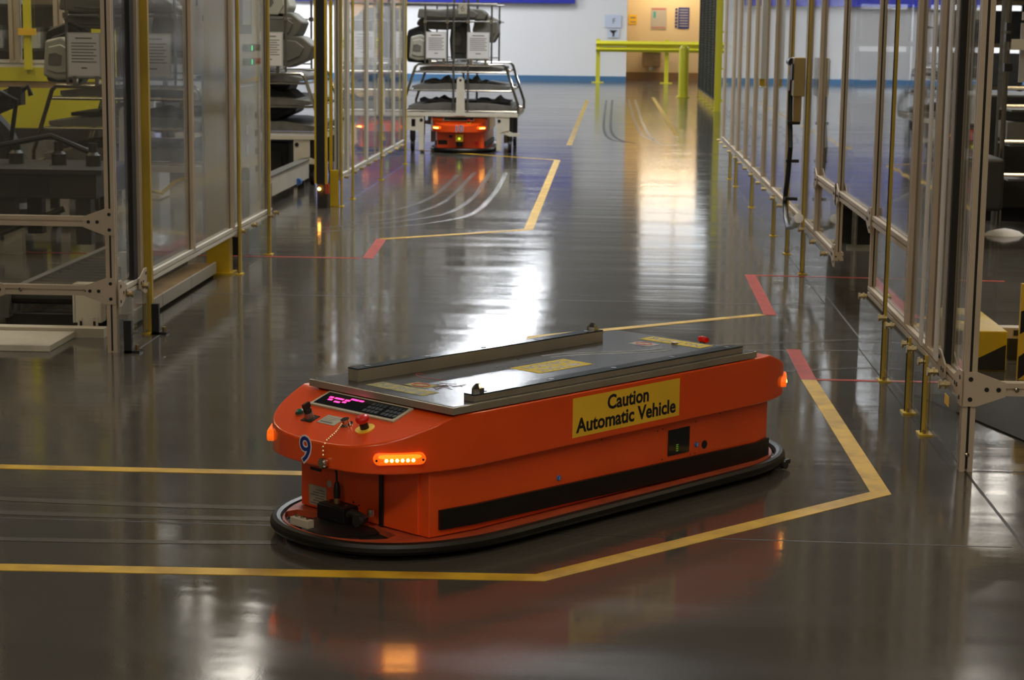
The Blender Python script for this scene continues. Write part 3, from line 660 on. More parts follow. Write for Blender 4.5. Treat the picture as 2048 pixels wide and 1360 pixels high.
    if near:
        mb = MB(); mt = con(-.808, .018)
        for x0, x1, y0 in ((-.145, -.128, .009), (-.121, -.083, .009), (-.075, -.07, .009), (-.068, -.055, .009), (-.138, -.120, -.004), (-.106, -.082, -.009), (-.060, -.028, .020), (-.024, -.006, .020), (-.075, -.060, -.003)):
            mb.box(x0, x1, y0-.0038, y0+.0038, .0072, .0078, mt)
        mb.build('lit_characters', 'led_pink', pf)
        for g in (0, 1):
            kx = .035+g*.078
            for i in range(4):
                for j in range(3):
                    MB().box(kx+i*.0165, kx+i*.0165+.0125, -.027+j*.019, -.027+j*.019+.014, .0072, .0084, mt).build('key', 'keypad', pf)
        b_ = MB().lathe([(.015, 0), (.015, .005)], 16, con(-.902, .18)).build('green_push_button', 'chrome', t)
        MB().lathe([(.013, .005), (.013, .012), (.008, .015)], 16, con(-.902, .18)).build('cap', 'green', b_)
        k_ = MB().lathe([(.014, 0), (.014, .020)], 16, con(-.913, .125)).build('key_switch', 'steel', t)
        MB().box(-.022, .022, -.02, .02, 0, .002, con(-.913, .122)).build('switch_plate', 'black', k_)
        MB().lathe([(.012, .020), (.013, .028), (.010, .034)], 16, con(-.913, .125)).box(-.004, .004, -.013, .013, .034, .05, con(-.913, .125)).build('knob', 'black', k_)
        lb = MB().box(-.038, .038, -.024, .024, 0, .0012, con(-.90, .045)).build('instruction_label', 'plate', t)
        mb = MB()
        for j in range(3): mb.box(-.03, .03-.01*j, .012-j*.008, .0135-j*.008, .0012, .0014, con(-.90, .045))
        mb.box(-.031, .02, -.018, -.010, .0012, .0014, con(-.90, .045)); mb.build('label_print', 'grey_ink', lb)
        cn = MB().lathe([(.020, 0), (.020, .003), (.013, .003), (.013, .019)], 16, con(-.905, -.028)).build('socket', 'chrome', t)
        # chain and hanging cap
        xa, _ = nose(-.052); path = [Vector((-.92, -.025, ztop(-.92)+.010)), Vector((-.96, -.045, ztop(-.96)+.008)), Vector((xa+.01, -.05, ztop(xa)+.007)), Vector((xa-.006, -.052, ztop(xa)-.01)), Vector((xa-.008, -.055, .275))]
        mb = MB(); pos = []; step = .0085
        for a, b in zip(path, path[1:]):
            L_ = (b-a).length; k = max(1, int(L_/step)); pos += [a.lerp(b, i/k) for i in range(k)]
        for p in pos: mb.add(*[((p.x+dx, p.y+dy, p.z+dz) for dx, dy, dz in ((.0035, 0, 0), (-.0035, 0, 0), (0, .0035, 0), (0, -.0035, 0), (0, 0, .0045), (0, 0, -.0045)))], [(0, 2, 4), (2, 1, 4), (1, 3, 4), (3, 0, 4), (2, 0, 5), (1, 2, 5), (3, 1, 5), (0, 3, 5)], None, True) if False else mb.add([(p.x+dx, p.y+dy, p.z+dz) for dx, dy, dz in ((.0035, 0, 0), (-.0035, 0, 0), (0, .0035, 0), (0, -.0035, 0), (0, 0, .0045), (0, 0, -.0045))], [(0, 2, 4), (2, 1, 4), (1, 3, 4), (3, 0, 4), (2, 0, 5), (1, 2, 5), (3, 1, 5), (0, 3, 5)], None, True)
        mb.build('chain', 'brass', t)
        MB().lathe([(.016, 0), (.016, .012), (.012, .016)], 18, on_nose(-.055, .262, off=.003)).build('dust_cap', 'chrome', t)
        # front panel furniture
        pl = MB().box(-.8285, -.826, .150, .230, .060, .122).build('data_plate', 'plate', t)
        mb = MB()
        for j in range(6): mb.box(-.829, -.8285, .158, .222-(j % 3)*.012, .066+j*.0085, .0685+j*.0085)
        mb.build('engraving', 'grey_ink', pl)
        MB().lathe([(.011, 0), (.011, .002)], 18, T(-.826, .137, .137) @ Matrix.Rotation(R(-90), 4, 'Y')).build('round_label', 'plate', t)
        MB().lathe([(.007, 0), (.007, .003)], 12, T(-.826, .15, .075) @ Matrix.Rotation(R(-90), 4, 'Y')).build('screw_cap', 'plate', t)
        MB().box(-.83, -.826, .175, .222, .168, .176).build('slot', 'black', t)
        for y, z in ((.03, .1), (.005, .095)): MB().cyl((-.826, y, z), (-.8275, y, z), .003, 8).build('screw_hole', 'black', t)
        s_ = MB().box(-.885, -.826, .008, .128, .046, .09).build('sensor_box', 'black', t, bevel=.003)
        MB().box(-.88, -.826, .011, .125, .09, .093).build('lid', 'machine', s_)
        for y in (.03, .11): MB().lathe([(.005, 0), (.005, .003)], 8, T(-.855, y, .093)).build('screw', 'chrome', s_)
        c_ = MB().lathe([(.009, .095), (.009, .112)], 12, T(-.858, .068, 0)).build('cable_plug', 'brass', t)
        MB().lathe([(.010, .112), (.011, .135), (.009, .150), (.006, .160)], 12, T(-.858, .068, 0)).tube([(-.858, .068, .158), (-.86, .068, .19), (-.868, .07, .22), (-.86, .07, .25)], .0035, 8).build('cable', 'black', c_)
        MB().tube([(-.87, .0, .075), (-.875, -.02, .085), (-.872, -.045, .082), (-.868, -.07, .07)], .012, 8).lathe([(.018, 0), (.018, .014)], 12, T(-.885, -.062, .072) @ Matrix.Rotation(R(-90), 4, 'Y')).build('hinge_block', 'machine', t)
        MB().lathe([(.012, 0), (.012, .02)], 12, T(-.86, -.085, .086)).build('castor_stem', 'chrome', t)
        MB().box(-.835, -.829, -.104, -.090, .052, .246).build('strap', 'black', t)
        bk = MB().box(-1.0, -.975, .035, .115, .048, .072).build('limit_block', 'ceramic', t, bevel=.002)
        for y in (.05, .075, .1): MB().lathe([(.005, 0), (.005, .006)], 8, T(-.987, y, .072)).build('screw', 'chrome', bk)
    else:
        s_ = MB().box(-.93, -.826, -.045, .045, .13, .22).build('laser_scanner', 'sign_y', t, bevel=.006)
        MB().lathe([(.035, .07), (.042, .13)], 16, T(-.88, 0, 0)).build('scanner_window', 'black', s_)
        MB().cyl((-.931, 0, .165), (-.934, 0, .165), .012, 10).build('status_led', 'led_lime', s_)
        MB().box(-.832, -.826, .15, .26, .09, .14).build('black_vent', 'black', t); MB().box(-.832, -.826, .09, .13, .17, .20).build('socket', 'black', t)
        MB().box(-.86, -.826, -.22, -.18, .09, .13).build('red_knob', 'red', t)
    # ---- black side strips, sensor windows, buttons
    for s_ in (-1, 1):
        ys = s_*.305
        st = MB().add([(-.787+.0, s_*.286, .070), (-.66, s_*.3055, .070), (.70, s_*.3055, .045), (.795, s_*.283, .045), (-.787, s_*.286, .128), (-.66, s_*.3055, .128), (.70, s_*.3055, .108), (.795, s_*.283, .108),
                       (-.787, s_*.298, .070), (-.66, s_*.3175, .070), (.70, s_*.3175, .045), (.795, s_*.295, .045), (-.787, s_*.298, .128), (-.66, s_*.3175, .128), (.70, s_*.3175, .108), (.795, s_*.295, .108)],
                      [(8, 9, 13, 12), (9, 10, 14, 13), (10, 11, 15, 14), (12, 13, 5, 4), (13, 14, 6, 5), (14, 15, 7, 6), (8, 9, 1, 0), (9, 10, 2, 1), (10, 11, 3, 2), (0, 4, 12, 8), (3, 7, 15, 11), (0, 1, 5, 4), (1, 2, 6, 5), (2, 3, 7, 6)]).build('side_strip', 'rubber', t)
    if near:
        w_ = MB().box(.228, .338, -.3085, -.3055, .131, .216).build('sensor_window', 'glass_dark', t, bevel=.004)
        mb = MB()
        for j in range(4): mb.box(.268, .278, -.3095, -.3085, .142+j*.0065, .145+j*.0065)
        mb.build('bar_lights', 'dim_led', w_)
        F3 = lambda x, z, o=0: T(x, -.3055, z) @ FRONT @ T(0, 0, o)
        for x, z in ((.377, .148), (-.295, .145)):
            b_ = MB().lathe([(.0085, 0), (.0085, .004), (.006, .005)], 16, F3(x, z)).build('blue_plug', 'skyblue', t); MB().box(-.001, .001, -.005, .005, .005, .0056, F3(x, z)).build('mark', 'paper', b_)
        MB().lathe([(.014, 0), (.014, .0015)], 20, F3(.419, .142)).build('round_opening', 'blackmat', t)
        for x, z in ((.2, .225), (.2, .125), (.37, .225), (.37, .12), (.175, .222), (.345, .12), (-.1, .235), (.5, .235)): MB().lathe([(.0025, 0), (.0025, .001)], 8, F3(x, z)).build('screw', 'machine', t)
        # side sign
        g = MB().box(-.267, .246, -.3345, -.3325, .268, .390).build('caution_sign', 'sign_y', t)
        text('Caution', .062, 'ink', g, T(-.008, -.3346, .355) @ FRONT, 'lettering', bold=.0016, width=.198)
        text('Automatic Vehicle', .062, 'ink', g, T(-.011, -.3346, .301) @ FRONT, 'lettering', bold=.0016, width=.478)
        # deck stickers
        def sticker(x0, x1, y0, y1, m='sticker'): return MB().box(x0, x1, y0, y1, .4302, .4308).build('deck_sticker', m, t)
        s_ = sticker(-.19, .062, -.126, .004)
        text('CAUTION', .056, 'ink_soft', s_, T(-.064, -.032, .4309) @ Matrix.Rotation(R(180), 4, 'Z'), 'lettering', bold=.0006, width=.2, ext=.0002)
        text('48 VOLT', .056, 'ink_soft', s_, T(-.064, -.09, .4309) @ Matrix.Rotation(R(180), 4, 'Z'), 'lettering', bold=.0006, width=.2, ext=.0002)
        s_ = sticker(.56, .635, -.165, .10)
        text('No Riding', .052, 'ink_soft', s_, T(.597, -.03, .4309) @ Matrix.Rotation(R(90), 4, 'Z'), 'lettering', bold=.0006, width=.23, ext=.0002)
        s_ = sticker(-.715, -.645, -.145, .10, 'sticker_old')
        text('No Riding', .05, 'ink_soft', s_, T(-.68, -.02, .4309) @ Matrix.Rotation(R(-90), 4, 'Z'), 'lettering', width=.2, ext=.0001)
        for x, y in ((.49, .02), (-.60, -.02)):
            s_ = sticker(x-.03, x+.03, y-.045, y+.045, 'foam' if x > 0 else 'sticker_old')
            MB().tube([(x+.022*math.cos(R(a)), y+.030*math.sin(R(a)), .431) for a in range(0, 360, 20)], .0022, 5, True).box(-.02, .02, -.002, .002, .4308, .4313, T(x, y, 0) @ Matrix.Rotation(R(60), 4, 'Z')).build('prohibition_mark', 'redprint', s_)
        MB().tube([(-.47+.035*math.cos(R(a)), .06+.07*math.sin(R(a)), .4303) for a in range(60, 250, 12)], .0008, 4).build('pink_scuff', 'redprint', t)
        for k in range(2):
            MB().tube([(-.0+.42*u+.05, .09-.10*k*.4-.17*u*u*(3-2*u)-.0, .4303) for u in [i/14 for i in range(15)]], .0011, 4).build('scratch', 'alu_white', t)
        rs = random.Random(3); mb = MB()
        for k in range(26):
            x, y, a = -.565+rs.gauss(0, .022), -.065+rs.gauss(0, .02), rs.random()*6.3; l = rs.uniform(.008, .03)
            mb.box(-l, l, -.0012, .0012, .4302, .4306, T(x, y, 0) @ Matrix.Rotation(a, 4, 'Z'))
        g = mb.build('rust_stain', mat('rust', (.10, .045, .025), .7), t)
        for x, y in ((-.2, .05), (.25, -.2), (.3, -.235), (-.05, .1)): MB().lathe([(.005, 0), (.005, .0008)], 10, T(x, y, .4301)).build('rivet', 'black', t)
    return t
ang = R(49.3); O = Vector((-.4776, 5.3381, 0)); axx = Vector((math.cos(ang), math.sin(ang), 0)); ayy = Vector((-math.sin(ang), math.cos(ang), 0))
make_agv('low orange automatic vehicle with a yellow caution sign, crossing the aisle in the foreground', O+.82*axx+.31*ayy, ang, '9')
make_agv('orange automatic vehicle waiting under a loaded tube cart at the end of the left fence', (-1.79, 23.85, 0), R(90), '10', False)

# ================================================================== TUBE CARTS WITH TRAYS
def make_cart(label, loc, rotz=0, num='6'):
    t = thing('tube_cart', label, 'cart', loc, rotz)
    MB().box(-.68, .68, 0, .05, .425, .470).box(-.68, .68, 1.55, 1.6, .425, .470).box(-.68, -.63, .05, 1.55, .425, .470).box(.63, .68, .05, 1.55, .425, .470).build('base_frame', 'cream', t, bevel=.003)
    for s_ in (-1, 1):
        for y in (.0, 1.55):
            wx = .70 if s_ < 0 else .58
            pg = [(s_*.43, .03), (s_*.49, .03), (s_*.49, .25), (s_*wx, .27), (s_*wx, .426), (s_*.43, .426)]
            hl = [(s_*.53, .30), (s_*.58, .30), (s_*.58, .39), (s_*.53, .39)]
            tp = plate2d(pg, [hl] if s_ < 0 else [], 0, .03); mb = MB(); mb.add(tp.v, tp.f, T(0, y+.04, 0) @ FRONT); l = mb.build('leg', 'cream', t)
            MB().cyl((s_*.46, y+.004, .38), (s_*.46, y+.01, .38), .02, 12).build('bolt', 'black', l)
    for x in (-.58, .58):
        for y in (.2, 1.4):
            c_ = MB().box(x-.03, x+.03, y-.03, y+.03, .13, .426).build('castor_fork', 'machine', t)
            MB().cyl((x-.02, y, .075), (x+.02, y, .075), .075, 18).build('wheel', 'black', c_)
    MB().prism([(.44, .33), (.62, .24), (.70, .24), (.70, .20), (.58, .2), (.44, .26)], -.06, -.02, FRONT).build('outrigger', 'cream', t)
    tp = plate2d([(-.05, .44), (.055, .44), (.045, .86), (.02, .89), (-.02, .89), (-.04, .86)], [[(.015*math.cos(R(a)), .85+.015*math.sin(R(a))) for a in range(0, 360, 30)]], 0, .015)
    mb = MB(); mb.add(tp.v, tp.f, T(0, -.004, 0) @ FRONT); mb.build('tow_plate', 'cream', t)
    for z, w_, h in ((.50, .60, .085), (.74, .56, .07), (.955, .47, .075)):
        MB().prism([(-w_, 0), (w_, 0), (w_+.02, .012), (w_+.02, h*.55), (w_*.55, h), (-w_*.4, h), (-w_-.02, h*.55), (-w_-.02, .012)], -1.5, -.08, T(0, 0, z) @ FRONT).build('tray', 'tray', t, bevel=.004)
        k = (z-.46)/.57; hw = .68-.17*k
        for y in (.03, 1.57): MB().tube([(-hw, y, z-.012), (hw, y, z-.012)], .012, 8).build('shelf_tube', 'chrome', t)
        for s_ in (-1, 1): MB().tube([(s_*hw, .03, z-.012), (s_*hw, 1.57, z-.012)], .012, 8).build('shelf_tube', 'chrome', t)
    for y in (.03, 1.57):
        MB().tube([(-.68, y, .46), (-.68, y, .56), (-.535, y, 1.0), (-.50, y, 1.03), (.50, y, 1.03), (.535, y, 1.0), (.68, y, .56), (.68, y, .46)], .016, 8).build('tube_hoop', 'chrome', t)
        for x in (-.085, .085): MB().tube([(x, y, .46), (x, y, 2.1)], .014, 8).build('upright', 'steel', t)
        for x in (-.42, -.16, .36): MB().tube([(x, y, 1.03), (x, y, 1.75)], .011, 8).build('upright', 'steel', t)
        MB().tube([(-.95, y, 1.735), (.42, y, 1.735)], .013, 8).build('cross_bar', 'steel', t)
        MB().tube([(-.42, y, 1.09), (.36, y, 1.09)], .008, 6).build('cross_bar', 'steel', t)
        MB().tube([(-.42, y, 1.53), (.42, y, 1.53)], .009, 6).build('cross_bar', 'steel', t)
        for x in (-.42, -.16, .085, .36): MB().box(x-.02, x+.02, y-.02, y+.02, 1.51, 1.55).build('tube_joint', 'chrome', t)
    for x0, x1 in ((-.40, -.18), (.085, .325)):
        sh = MB().box(x0, x1, .005, .010, 1.105, 1.40).build('route_sheet', 'paper', t)
        mb = MB(); mb.box(x0+.05, x1-.05, .003, .005, 1.365, 1.375)
        for j in range(7): mb.box(x0+.02, x1-.02-.02*(j % 2), .003, .005, 1.2+j*.022, 1.207+j*.022)
        mb.box(x0+.09, x1-.09, .003, .005, 1.155, 1.165); mb.build('print', 'grey_ink', sh)
        MB().box(x0-.012, x1+.012, .011, .016, 1.095, 1.41).build('sheet_holder', 'cabgrey', sh)
    for x in (-.36, -.2, .12, .29): MB().box(x-.015, x+.015, -.0, .04, 1.03, 1.10).build('clip', 'chrome', t)
    p_ = MB().box(-.03, .07, -.0, .006, 1.62, 1.74).build('number_plate', 'plate', t)
    text(num, .1, 'grey_ink', p_, T(.02, -.001, 1.68) @ FRONT, 'lettering')
    return t
def moulding(name, label, poly, depth, loc, m='moulding', group=None, tilt=0):
    """moulded interior panel: rounded body, raised rib and a dark inset"""
    t = thing(name, label, 'moulded panel', loc, 0, group); FT = Matrix.Rotation(R(tilt), 4, 'X') @ FRONT
    MB().prism(poly, -depth, 0, FT).build('shell', m, t, bevel=.02)
    cx = sum(p[0] for p in poly)/len(poly); cz = sum(p[1] for p in poly)/len(poly)
    q = [(cx+(x-cx)*.72, cz+(z-cz)*.66) for x, z in poly]
    MB().prism(q, 0, .018, FT).build('raised_face', m, t, bevel=.008)
    q2 = [(cx+(x-cx)*.4-.03, cz+(z-cz)*.3) for x, z in poly]
    MB().prism(q2, .018, .022, FT).build('inset', 'tray', t, bevel=.002)
    return t
DASH = [(-.30, .02), (-.22, -.10), (.10, -.12), (.28, -.04), (.33, .08), (.22, .17), (-.10, .20), (-.26, .14)]
DOOR = [(-.20, -.14), (.16, -.16), (.24, -.02), (.20, .14), (.02, .2), (-.18, .16)]
CONS = [(-.12, -.13), (-.02, -.16), (.12, -.15), (.14, .08), (.02, .15), (-.1, .12)]
LONG = [(-.46, -.05), (-.30, -.07), (.34, -.07), (.38, .0), (.30, .06), (.05, .07), (-.2, .05), (-.44, .06)]
TALL = [(-.17, -.28), (.12, -.30), (.20, -.10), (.16, .2), (.02, .30), (-.16, .22), (-.2, -.02)]
def load(cx, y, tag_):
    moulding('moulded_panel', 'long grey moulding lying across the top of the '+tag_, LONG, .3, (cx-.08, y+.25, 1.62))
    moulding('moulded_panel', 'grey dashboard moulding under the top bar of the '+tag_, [(p*.9, q*.5) for p, q in DASH], .3, (cx-.30, y+.45, 1.49))
    moulding('moulded_panel', 'black moulding standing at the left of the '+tag_, [(p*.85, q*.75) for p, q in TALL], .2, (cx-.52, y+.35, 1.26), 'black')
    moulding('moulded_panel', 'pale octagonal moulding beside the left route sheet of the '+tag_, CONS, .12, (cx-.50, y+.10, 1.23), 'moulding_l')
    moulding('moulded_panel', 'grey moulding behind the right route sheet of the '+tag_, [(p*.8, q*.55) for p, q in TALL], .3, (cx+.27, y+.35, 1.45))
    moulding('moulded_panel', 'dark moulding standing between the uprights of the '+tag_, [(p*.62, q*.9) for p, q in TALL], .3, (cx-.05, y+.5, 1.33), 'dark_moulding')
    for k, (x, z, s_) in enumerate(((-.3, .585, 'on the bottom tray'), (.38, .585, 'at the right of the bottom tray'), (.1, .81, 'on the middle tray'), (-.25, .81, 'at the left of the middle tray'))):
        rs = random.Random(k+int(y)); tt = thing('black_trim_part', 'black trim part '+s_+' of the '+tag_, 'trim part', (cx+x, y+.5, z))
        pts = [(-.2+.05*i, .015+.03*rs.random()+(.05 if i == 5 else 0)) for i in range(9)]
        MB().prism([(-.2, 0)]+[(p, q) for p, q in pts][::1]+[(.2, 0)], -.3, .3, FRONT).build('trim', 'machine', tt, bevel=.005)
        MB().cyl((.05, -.2, .03), (.05, .2, .05), .02, 8).build('spigot', 'black', tt)
make_cart('loaded tube cart with two route sheets standing over the far orange vehicle', (-1.78, 22.9, 0)); load(-1.78, 22.9, 'far cart')
make_cart('tube cart seen through the left opening, its white base over a low beam', (-3.37, 17.9, 0), 0, '5')
C2 = 'cart in the left opening'
moulding('moulded_panel', 'lowest grey moulding stacked on the '+C2, DASH, .4, (-3.12, 18.2, 1.20))
moulding('moulded_panel', 'middle grey moulding stacked on the '+C2, DASH, .4, (-3.22, 18.2, 1.42))
moulding('moulded_panel', 'topmost pale moulding stacked on the '+C2, DOOR, .4, (-3.25, 18.2, 1.66), 'moulding_l')
moulding('moulded_panel', 'black moulding on the bottom tray of the '+C2, DASH, .5, (-3.25, 18.2, .70), 'black')
moulding('moulded_panel', 'dark moulding on the middle tray of the '+C2, DASH, .5, (-3.35, 18.3, .86), 'machine')
make_cart('tube cart inside the near left enclosure with a route sheet', (-3.47, 13.77, 0), 0, '4'); load(-3.47, 13.77, 'cart inside the near left enclosure')

t = thing('cart_tractor', 'black low tractor unit parked under the cart in the left opening', 'tractor', (-3.4, 18.8, 0))
MB().prism([(-.36, -.6), (.36, -.6), (.42, -.45), (.42, .6), (-.42, .6), (-.42, -.45)], .05, .39).build('body', 'black', t, bevel=.02); MB().box(-.3, .3, -.62, -.6, .12, .3).build('grille', 'machine', t)
for x in (-.38, .38):
    for y in (-.35, .4): MB().cyl((x-.03, y, .07), (x+.03, y, .07), .07, 14).build('wheel', 'rubber', t)

# ================================================================== INSIDE THE LEFT ENCLOSURE
t = thing('machine_enclosure', 'lime yellow machine enclosure with framed windows behind the near left fence', 'machine', (-7, 17, 0))
MB().box(-2.2, 2.45, 0, .08, .96, 1.08).build('upper_panel', 'lime', t); MB().box(-2.2, 2.55, .0, .08, .55, .90).build('lower_panel', 'lime', t); MB().box(-2.2, 2.5, .01, .1, .90, .96).build('groove', 'brown', t)
for x in (.98, 1.74, 2.14, -.4): MB().extr((x, .04, 1.12), (x, .04, 2.6), .09).build('window_post', 'alu', t)
MB().extr((-2.2, .04, 1.11), (2.2, .04, 1.11), .07).build('window_sill', 'alu_white', t)
MB().box(1.84, 1.90, -.05, .0, 1.06, 2.6).build('conduit', 'lemon', t); MB().box(1.8, 1.94, -.07, 0, 1.36, 1.42).build('conduit_clamp', 'sign_y', t)
MB().box(1.79, 2.09, .03, .035, 1.16, 2.6).box(1.03, 1.69, .03, .035, 1.16, 2.6).build('window_pane', 'pane', t)
MB().box(-2.2, 2.4, .1, 1.0, .2, .9).build('bed', 'machine', t); MB().box(-2.2, 2.5, -.1, 1.2, 0, .55).build('plinth', 'machine', t)
for x in (-1.4, -.2, .9, 1.9): MB().box(x-.25, x+.25, -.16, -.1, .1, .45).build('cover_plate', 'tray', t)
t = thing('yellow_column', 'yellow square column beside the machine enclosure behind the near left fence', 'column', (-4.62, 17.6, 0))
MB().box(-.09, .09, -.09, .09, 0, 3).build('tube', 'lemon', t, bevel=.005); MB().box(-.14, .14, -.14, .14, 0, .02).build('base_plate', 'lemon', t)
t = thing('aluminium_column', 'slender aluminium column left of the yellow square column', 'column', (-4.85, 17.4, 0)); MB().extr((0, 0, 0), (0, 0, 3), .09).build('extrusion', 'alu', t); MB().box(-.1, .1, -.1, .1, 0, .01).build('base_plate', 'alu', t)
ORD = ['zero', 'first', 'second', 'third', 'fourth', 'fifth', 'sixth', 'seventh', 'eighth', 'ninth', 'tenth', 'eleventh', 'twelfth', 'thirteenth']
def shelf(name, label, x0, x1, y, seed):
    rs = random.Random(seed); t = thing(name, label, 'shelving', ((x0+x1)/2, y, 0)); hw = (x1-x0)/2
    for x in (-hw, 0, hw):
        for yy in (0, .6): MB().box(x-.03, x+.03, yy-.03, yy+.03, 0, 2.8).build('upright', 'cabgrey', t)
    zs = [.3, .75, 1.2, 1.65, 2.1]
    for z in zs: MB().box(-hw, hw, 0, .6, z-.03, z).build('shelf', 'machine', t)
    MB().box(-hw, hw, .61, .64, 0, 2.9).build('back_panel', 'brown', t)
    short = 'lime machine shelving' if seed == 1 else 'back shelving'
    for z in zs:
        x = x0+.05; cnt = 0
        while x < x1-.35:
            w_ = rs.uniform(.2, .42); h = rs.uniform(.15, .36)
            cnt += 1; m_ = rs.choice(['brown', 'brown', 'machine', 'foam', 'moulding', 'cabgrey', 'cream'])
            b = thing('carton', '%s %s, %s along the %s shelf, %s' % ({'brown': 'brown', 'machine': 'black', 'foam': 'grey', 'moulding': 'dark grey', 'cabgrey': 'light grey', 'cream': 'cream'}[m_], 'tall carton' if h > .25 else 'low carton', ORD[cnt], ORD[zs.index(z)+1]+' lowest', short), 'carton', (x+w_/2, y+.02, z), 0, 'cartons on the '+short)
            MB().box(-w_/2, w_/2, 0, .45, 0, h).build('box', m_, b, bevel=.006); MB().box(-w_/2-.004, w_/2+.004, -.004, .454, h*.8, h).build('rim', 'tray', b)
            MB().box(-w_*.25, w_*.25, -.006, -.003, h*.25, h*.55).build('label_card', 'foam', b)
            x += w_+rs.uniform(.02, .12)
shelf('steel_shelving', 'steel shelving behind the lime machine enclosure', -8.2, -5.2, 20.0, 1)
shelf('steel_shelving', 'steel shelving in the back of the left enclosure', -5.1, -3.9, 21.4, 5)
t = thing('robot_arm', 'black robot arm with cables inside the near left enclosure', 'robot', (-4.55, 14.6, 0))
MB().lathe([(.22, 0), (.22, .08), (.14, .12), (.14, .4)], 18).build('base', 'machine', t)
MB().tube([(0, 0, .4), (-.1, 0, .62), (-.25, -.05, .8)], .12, 10).build('lower_arm', 'machine', t); MB().tube([(-.25, -.05, .8), (.05, -.1, .92)], .08, 10).build('upper_arm', 'black', t)
MB().lathe([(.13, 0), (.13, .2)], 16, T(-.25, .05, .8) @ Matrix.Rotation(R(90), 4, 'X')).build('joint', 'black', t)
MB().box(.03, .12, -.16, -.04, .86, 1.0).tube([(.1, -.1, .95), (.16, -.1, 1.0), (.18, -.1, .93)], .02, 8).build('gripper', 'black', t)
MB().tube([(-.3, -.1, .85), (-.1, -.2, 1.0), (.1, -.2, .9), (.05, -.2, .6), (0, -.2, .4)], .018, 8).build('cable', 'rubber', t)
t = thing('transfer_machine', 'dark transfer machine bed with cream feet inside the near left enclosure', 'machine', (-4.0, 12.6, 0))
MB().box(-.7, .7, -.3, .5, .36, .52).build('bed', 'machine', t, bevel=.01); MB().box(-.75, .75, -.34, .54, .52, .55).build('bed_plate', 'machine', t)
for x in (-.6, .1, .6): MB().box(x-.05, x+.05, -.25, -.15, .06, .36).box(x-.05, x+.05, .35, .45, .06, .36).build('leg', 'machine', t)
MB().box(-.5, -.38, -.33, -.26, .12, .22).box(.1, .22, -.33, -.26, .0, .16).box(-.2, .1, -.3, 0, 0, .08).build('foot_block', 'ceramic', t); MB().tube([(-.6, -.3, .4), (-.3, -.38, .2), (.1, -.4, .14), (.5, -.34, .3)], .02, 8).tube([(-.4, -.3, .4), (-.2, -.4, .25), (.3, -.4, .2)], .012, 8).build('hose', 'rubber', t)
MB().box(-.25, -.1, -.36, -.34, .38, .48).build('drive_box', 'black', t)
for x in (-.62, -.3, .05, .35, .6): MB().lathe([(.05, .55), (.05, .62), (.03, .64), (.03, .70)], 12, T(x, .1+.1*math.sin(9*x), 0)).build('clamp_post', 'machine', t)
for x in (-.5, -.05, .3): MB().box(x-.1, x+.1, -.31, -.295, .38, .5).build('access_cover', 'black', t)
MB().tube([(-.7, 0, .6), (-.4, .1, .78), (-.1, .0, .66), (.3, .1, .74), (.6, .1, .62)], .02, 8).build('hose', 'rubber', t); MB().cyl((-.18, -.362, .43), (-.18, -.366, .43), .008, 8).build('red_indicator', 'led_red', t)
t = thing('white_bin', 'pale blue-white bin low behind the cart in the near left enclosure', 'bin', (-4.15, 16.2, 0)); MB().box(-.35, .35, 0, .4, 0, .42).build('body', 'cabgrey', t, bevel=.02); MB().box(-.37, .37, -.02, .42, .42, .45).build('rim', 'white', t)
t = thing('sensor_bracket', 'beige sensor box on a slotted bracket behind the near left corner post', 'sensor', (-2.52, 9.2, 0))
MB().box(-.065, .065, 0, .09, .045, .235).build('box', 'cabinet', t, bevel=.004); MB().box(-.075, -.066, -.002, .09, .045, .235).build('edge', 'alu_white', t)
MB().box(-.05, .05, -.012, -.006, .0, .075).box(-.06, .06, -.05, 0, 0, .006).build('slotted_plate', 'cabinet', t)
for x in (-.033, .033):
    MB().box(x-.006, x+.006, -.014, -.012, .012, .055).build('slot', 'black', t); MB().lathe([(.008, 0), (.008, .005)], 10, T(x, -.012, .066) @ FRONT).build('screw', 'chrome', t)
t = thing('photo_sensor', 'green and cream photo sensor behind the near left corner post', 'sensor', (-2.36, 9.3, 0))
MB().box(-.06, .06, 0, .1, .31, .345).box(-.03, .03, 0, .06, .345, .38).box(-.025, .025, .02, .06, .0, .31).build('body', 'cream', t); MB().cyl((-.07, .03, .33), (-.09, .03, .33), .02, 12).build('lens', 'green', t)
t = thing('floor_plate', 'bright metal floor plate at the foot of the near left enclosure', 'plate', (-3.6, 8.75, 0)); MB().box(-1.6, 1.06, -.14, .28, 0, .03).build('plate', 'cream', t, bevel=.003); MB().box(-1.6, 1.2, .28, .36, 0, .045).build('rail', 'cabinet', t)
t = thing('cable_trough', 'long pale cable trough on the floor beneath the near left fence rail', 'trough', (-2.38, 10.3, 0))
for k in range(3): MB().box(.03, .042, -1.0+k*.7, -.31+k*.7, .015, .082).build('trough_side', 'cabgrey', t, bevel=.002)
MB().box(-.12, .03, -1.0, 1.1, .05, .072).build('cover', 'brown', t)
MB().box(-.10, .02, -1.0, 1.1, 0, .05).build('base', 'blackmat', t)
t = thing('floor_conveyor', 'dark roller conveyor behind the cable trough', 'conveyor', (-2.75, 10.35, 0))
MB().box(-.25, -.21, -1, 1, .04, .17).box(.21, .25, -1, 1, .04, .17).build('side_rail', 'moulding', t)
for k in range(16): MB().cyl((-.21, -.92+k*.122, .13), (.21, -.92+k*.122, .13), .03, 10).build('roller', 'machine', t)
for y in (-.9, .9): MB().box(-.25, .25, y-.03, y+.03, 0, .05).build('foot', 'machine', t)
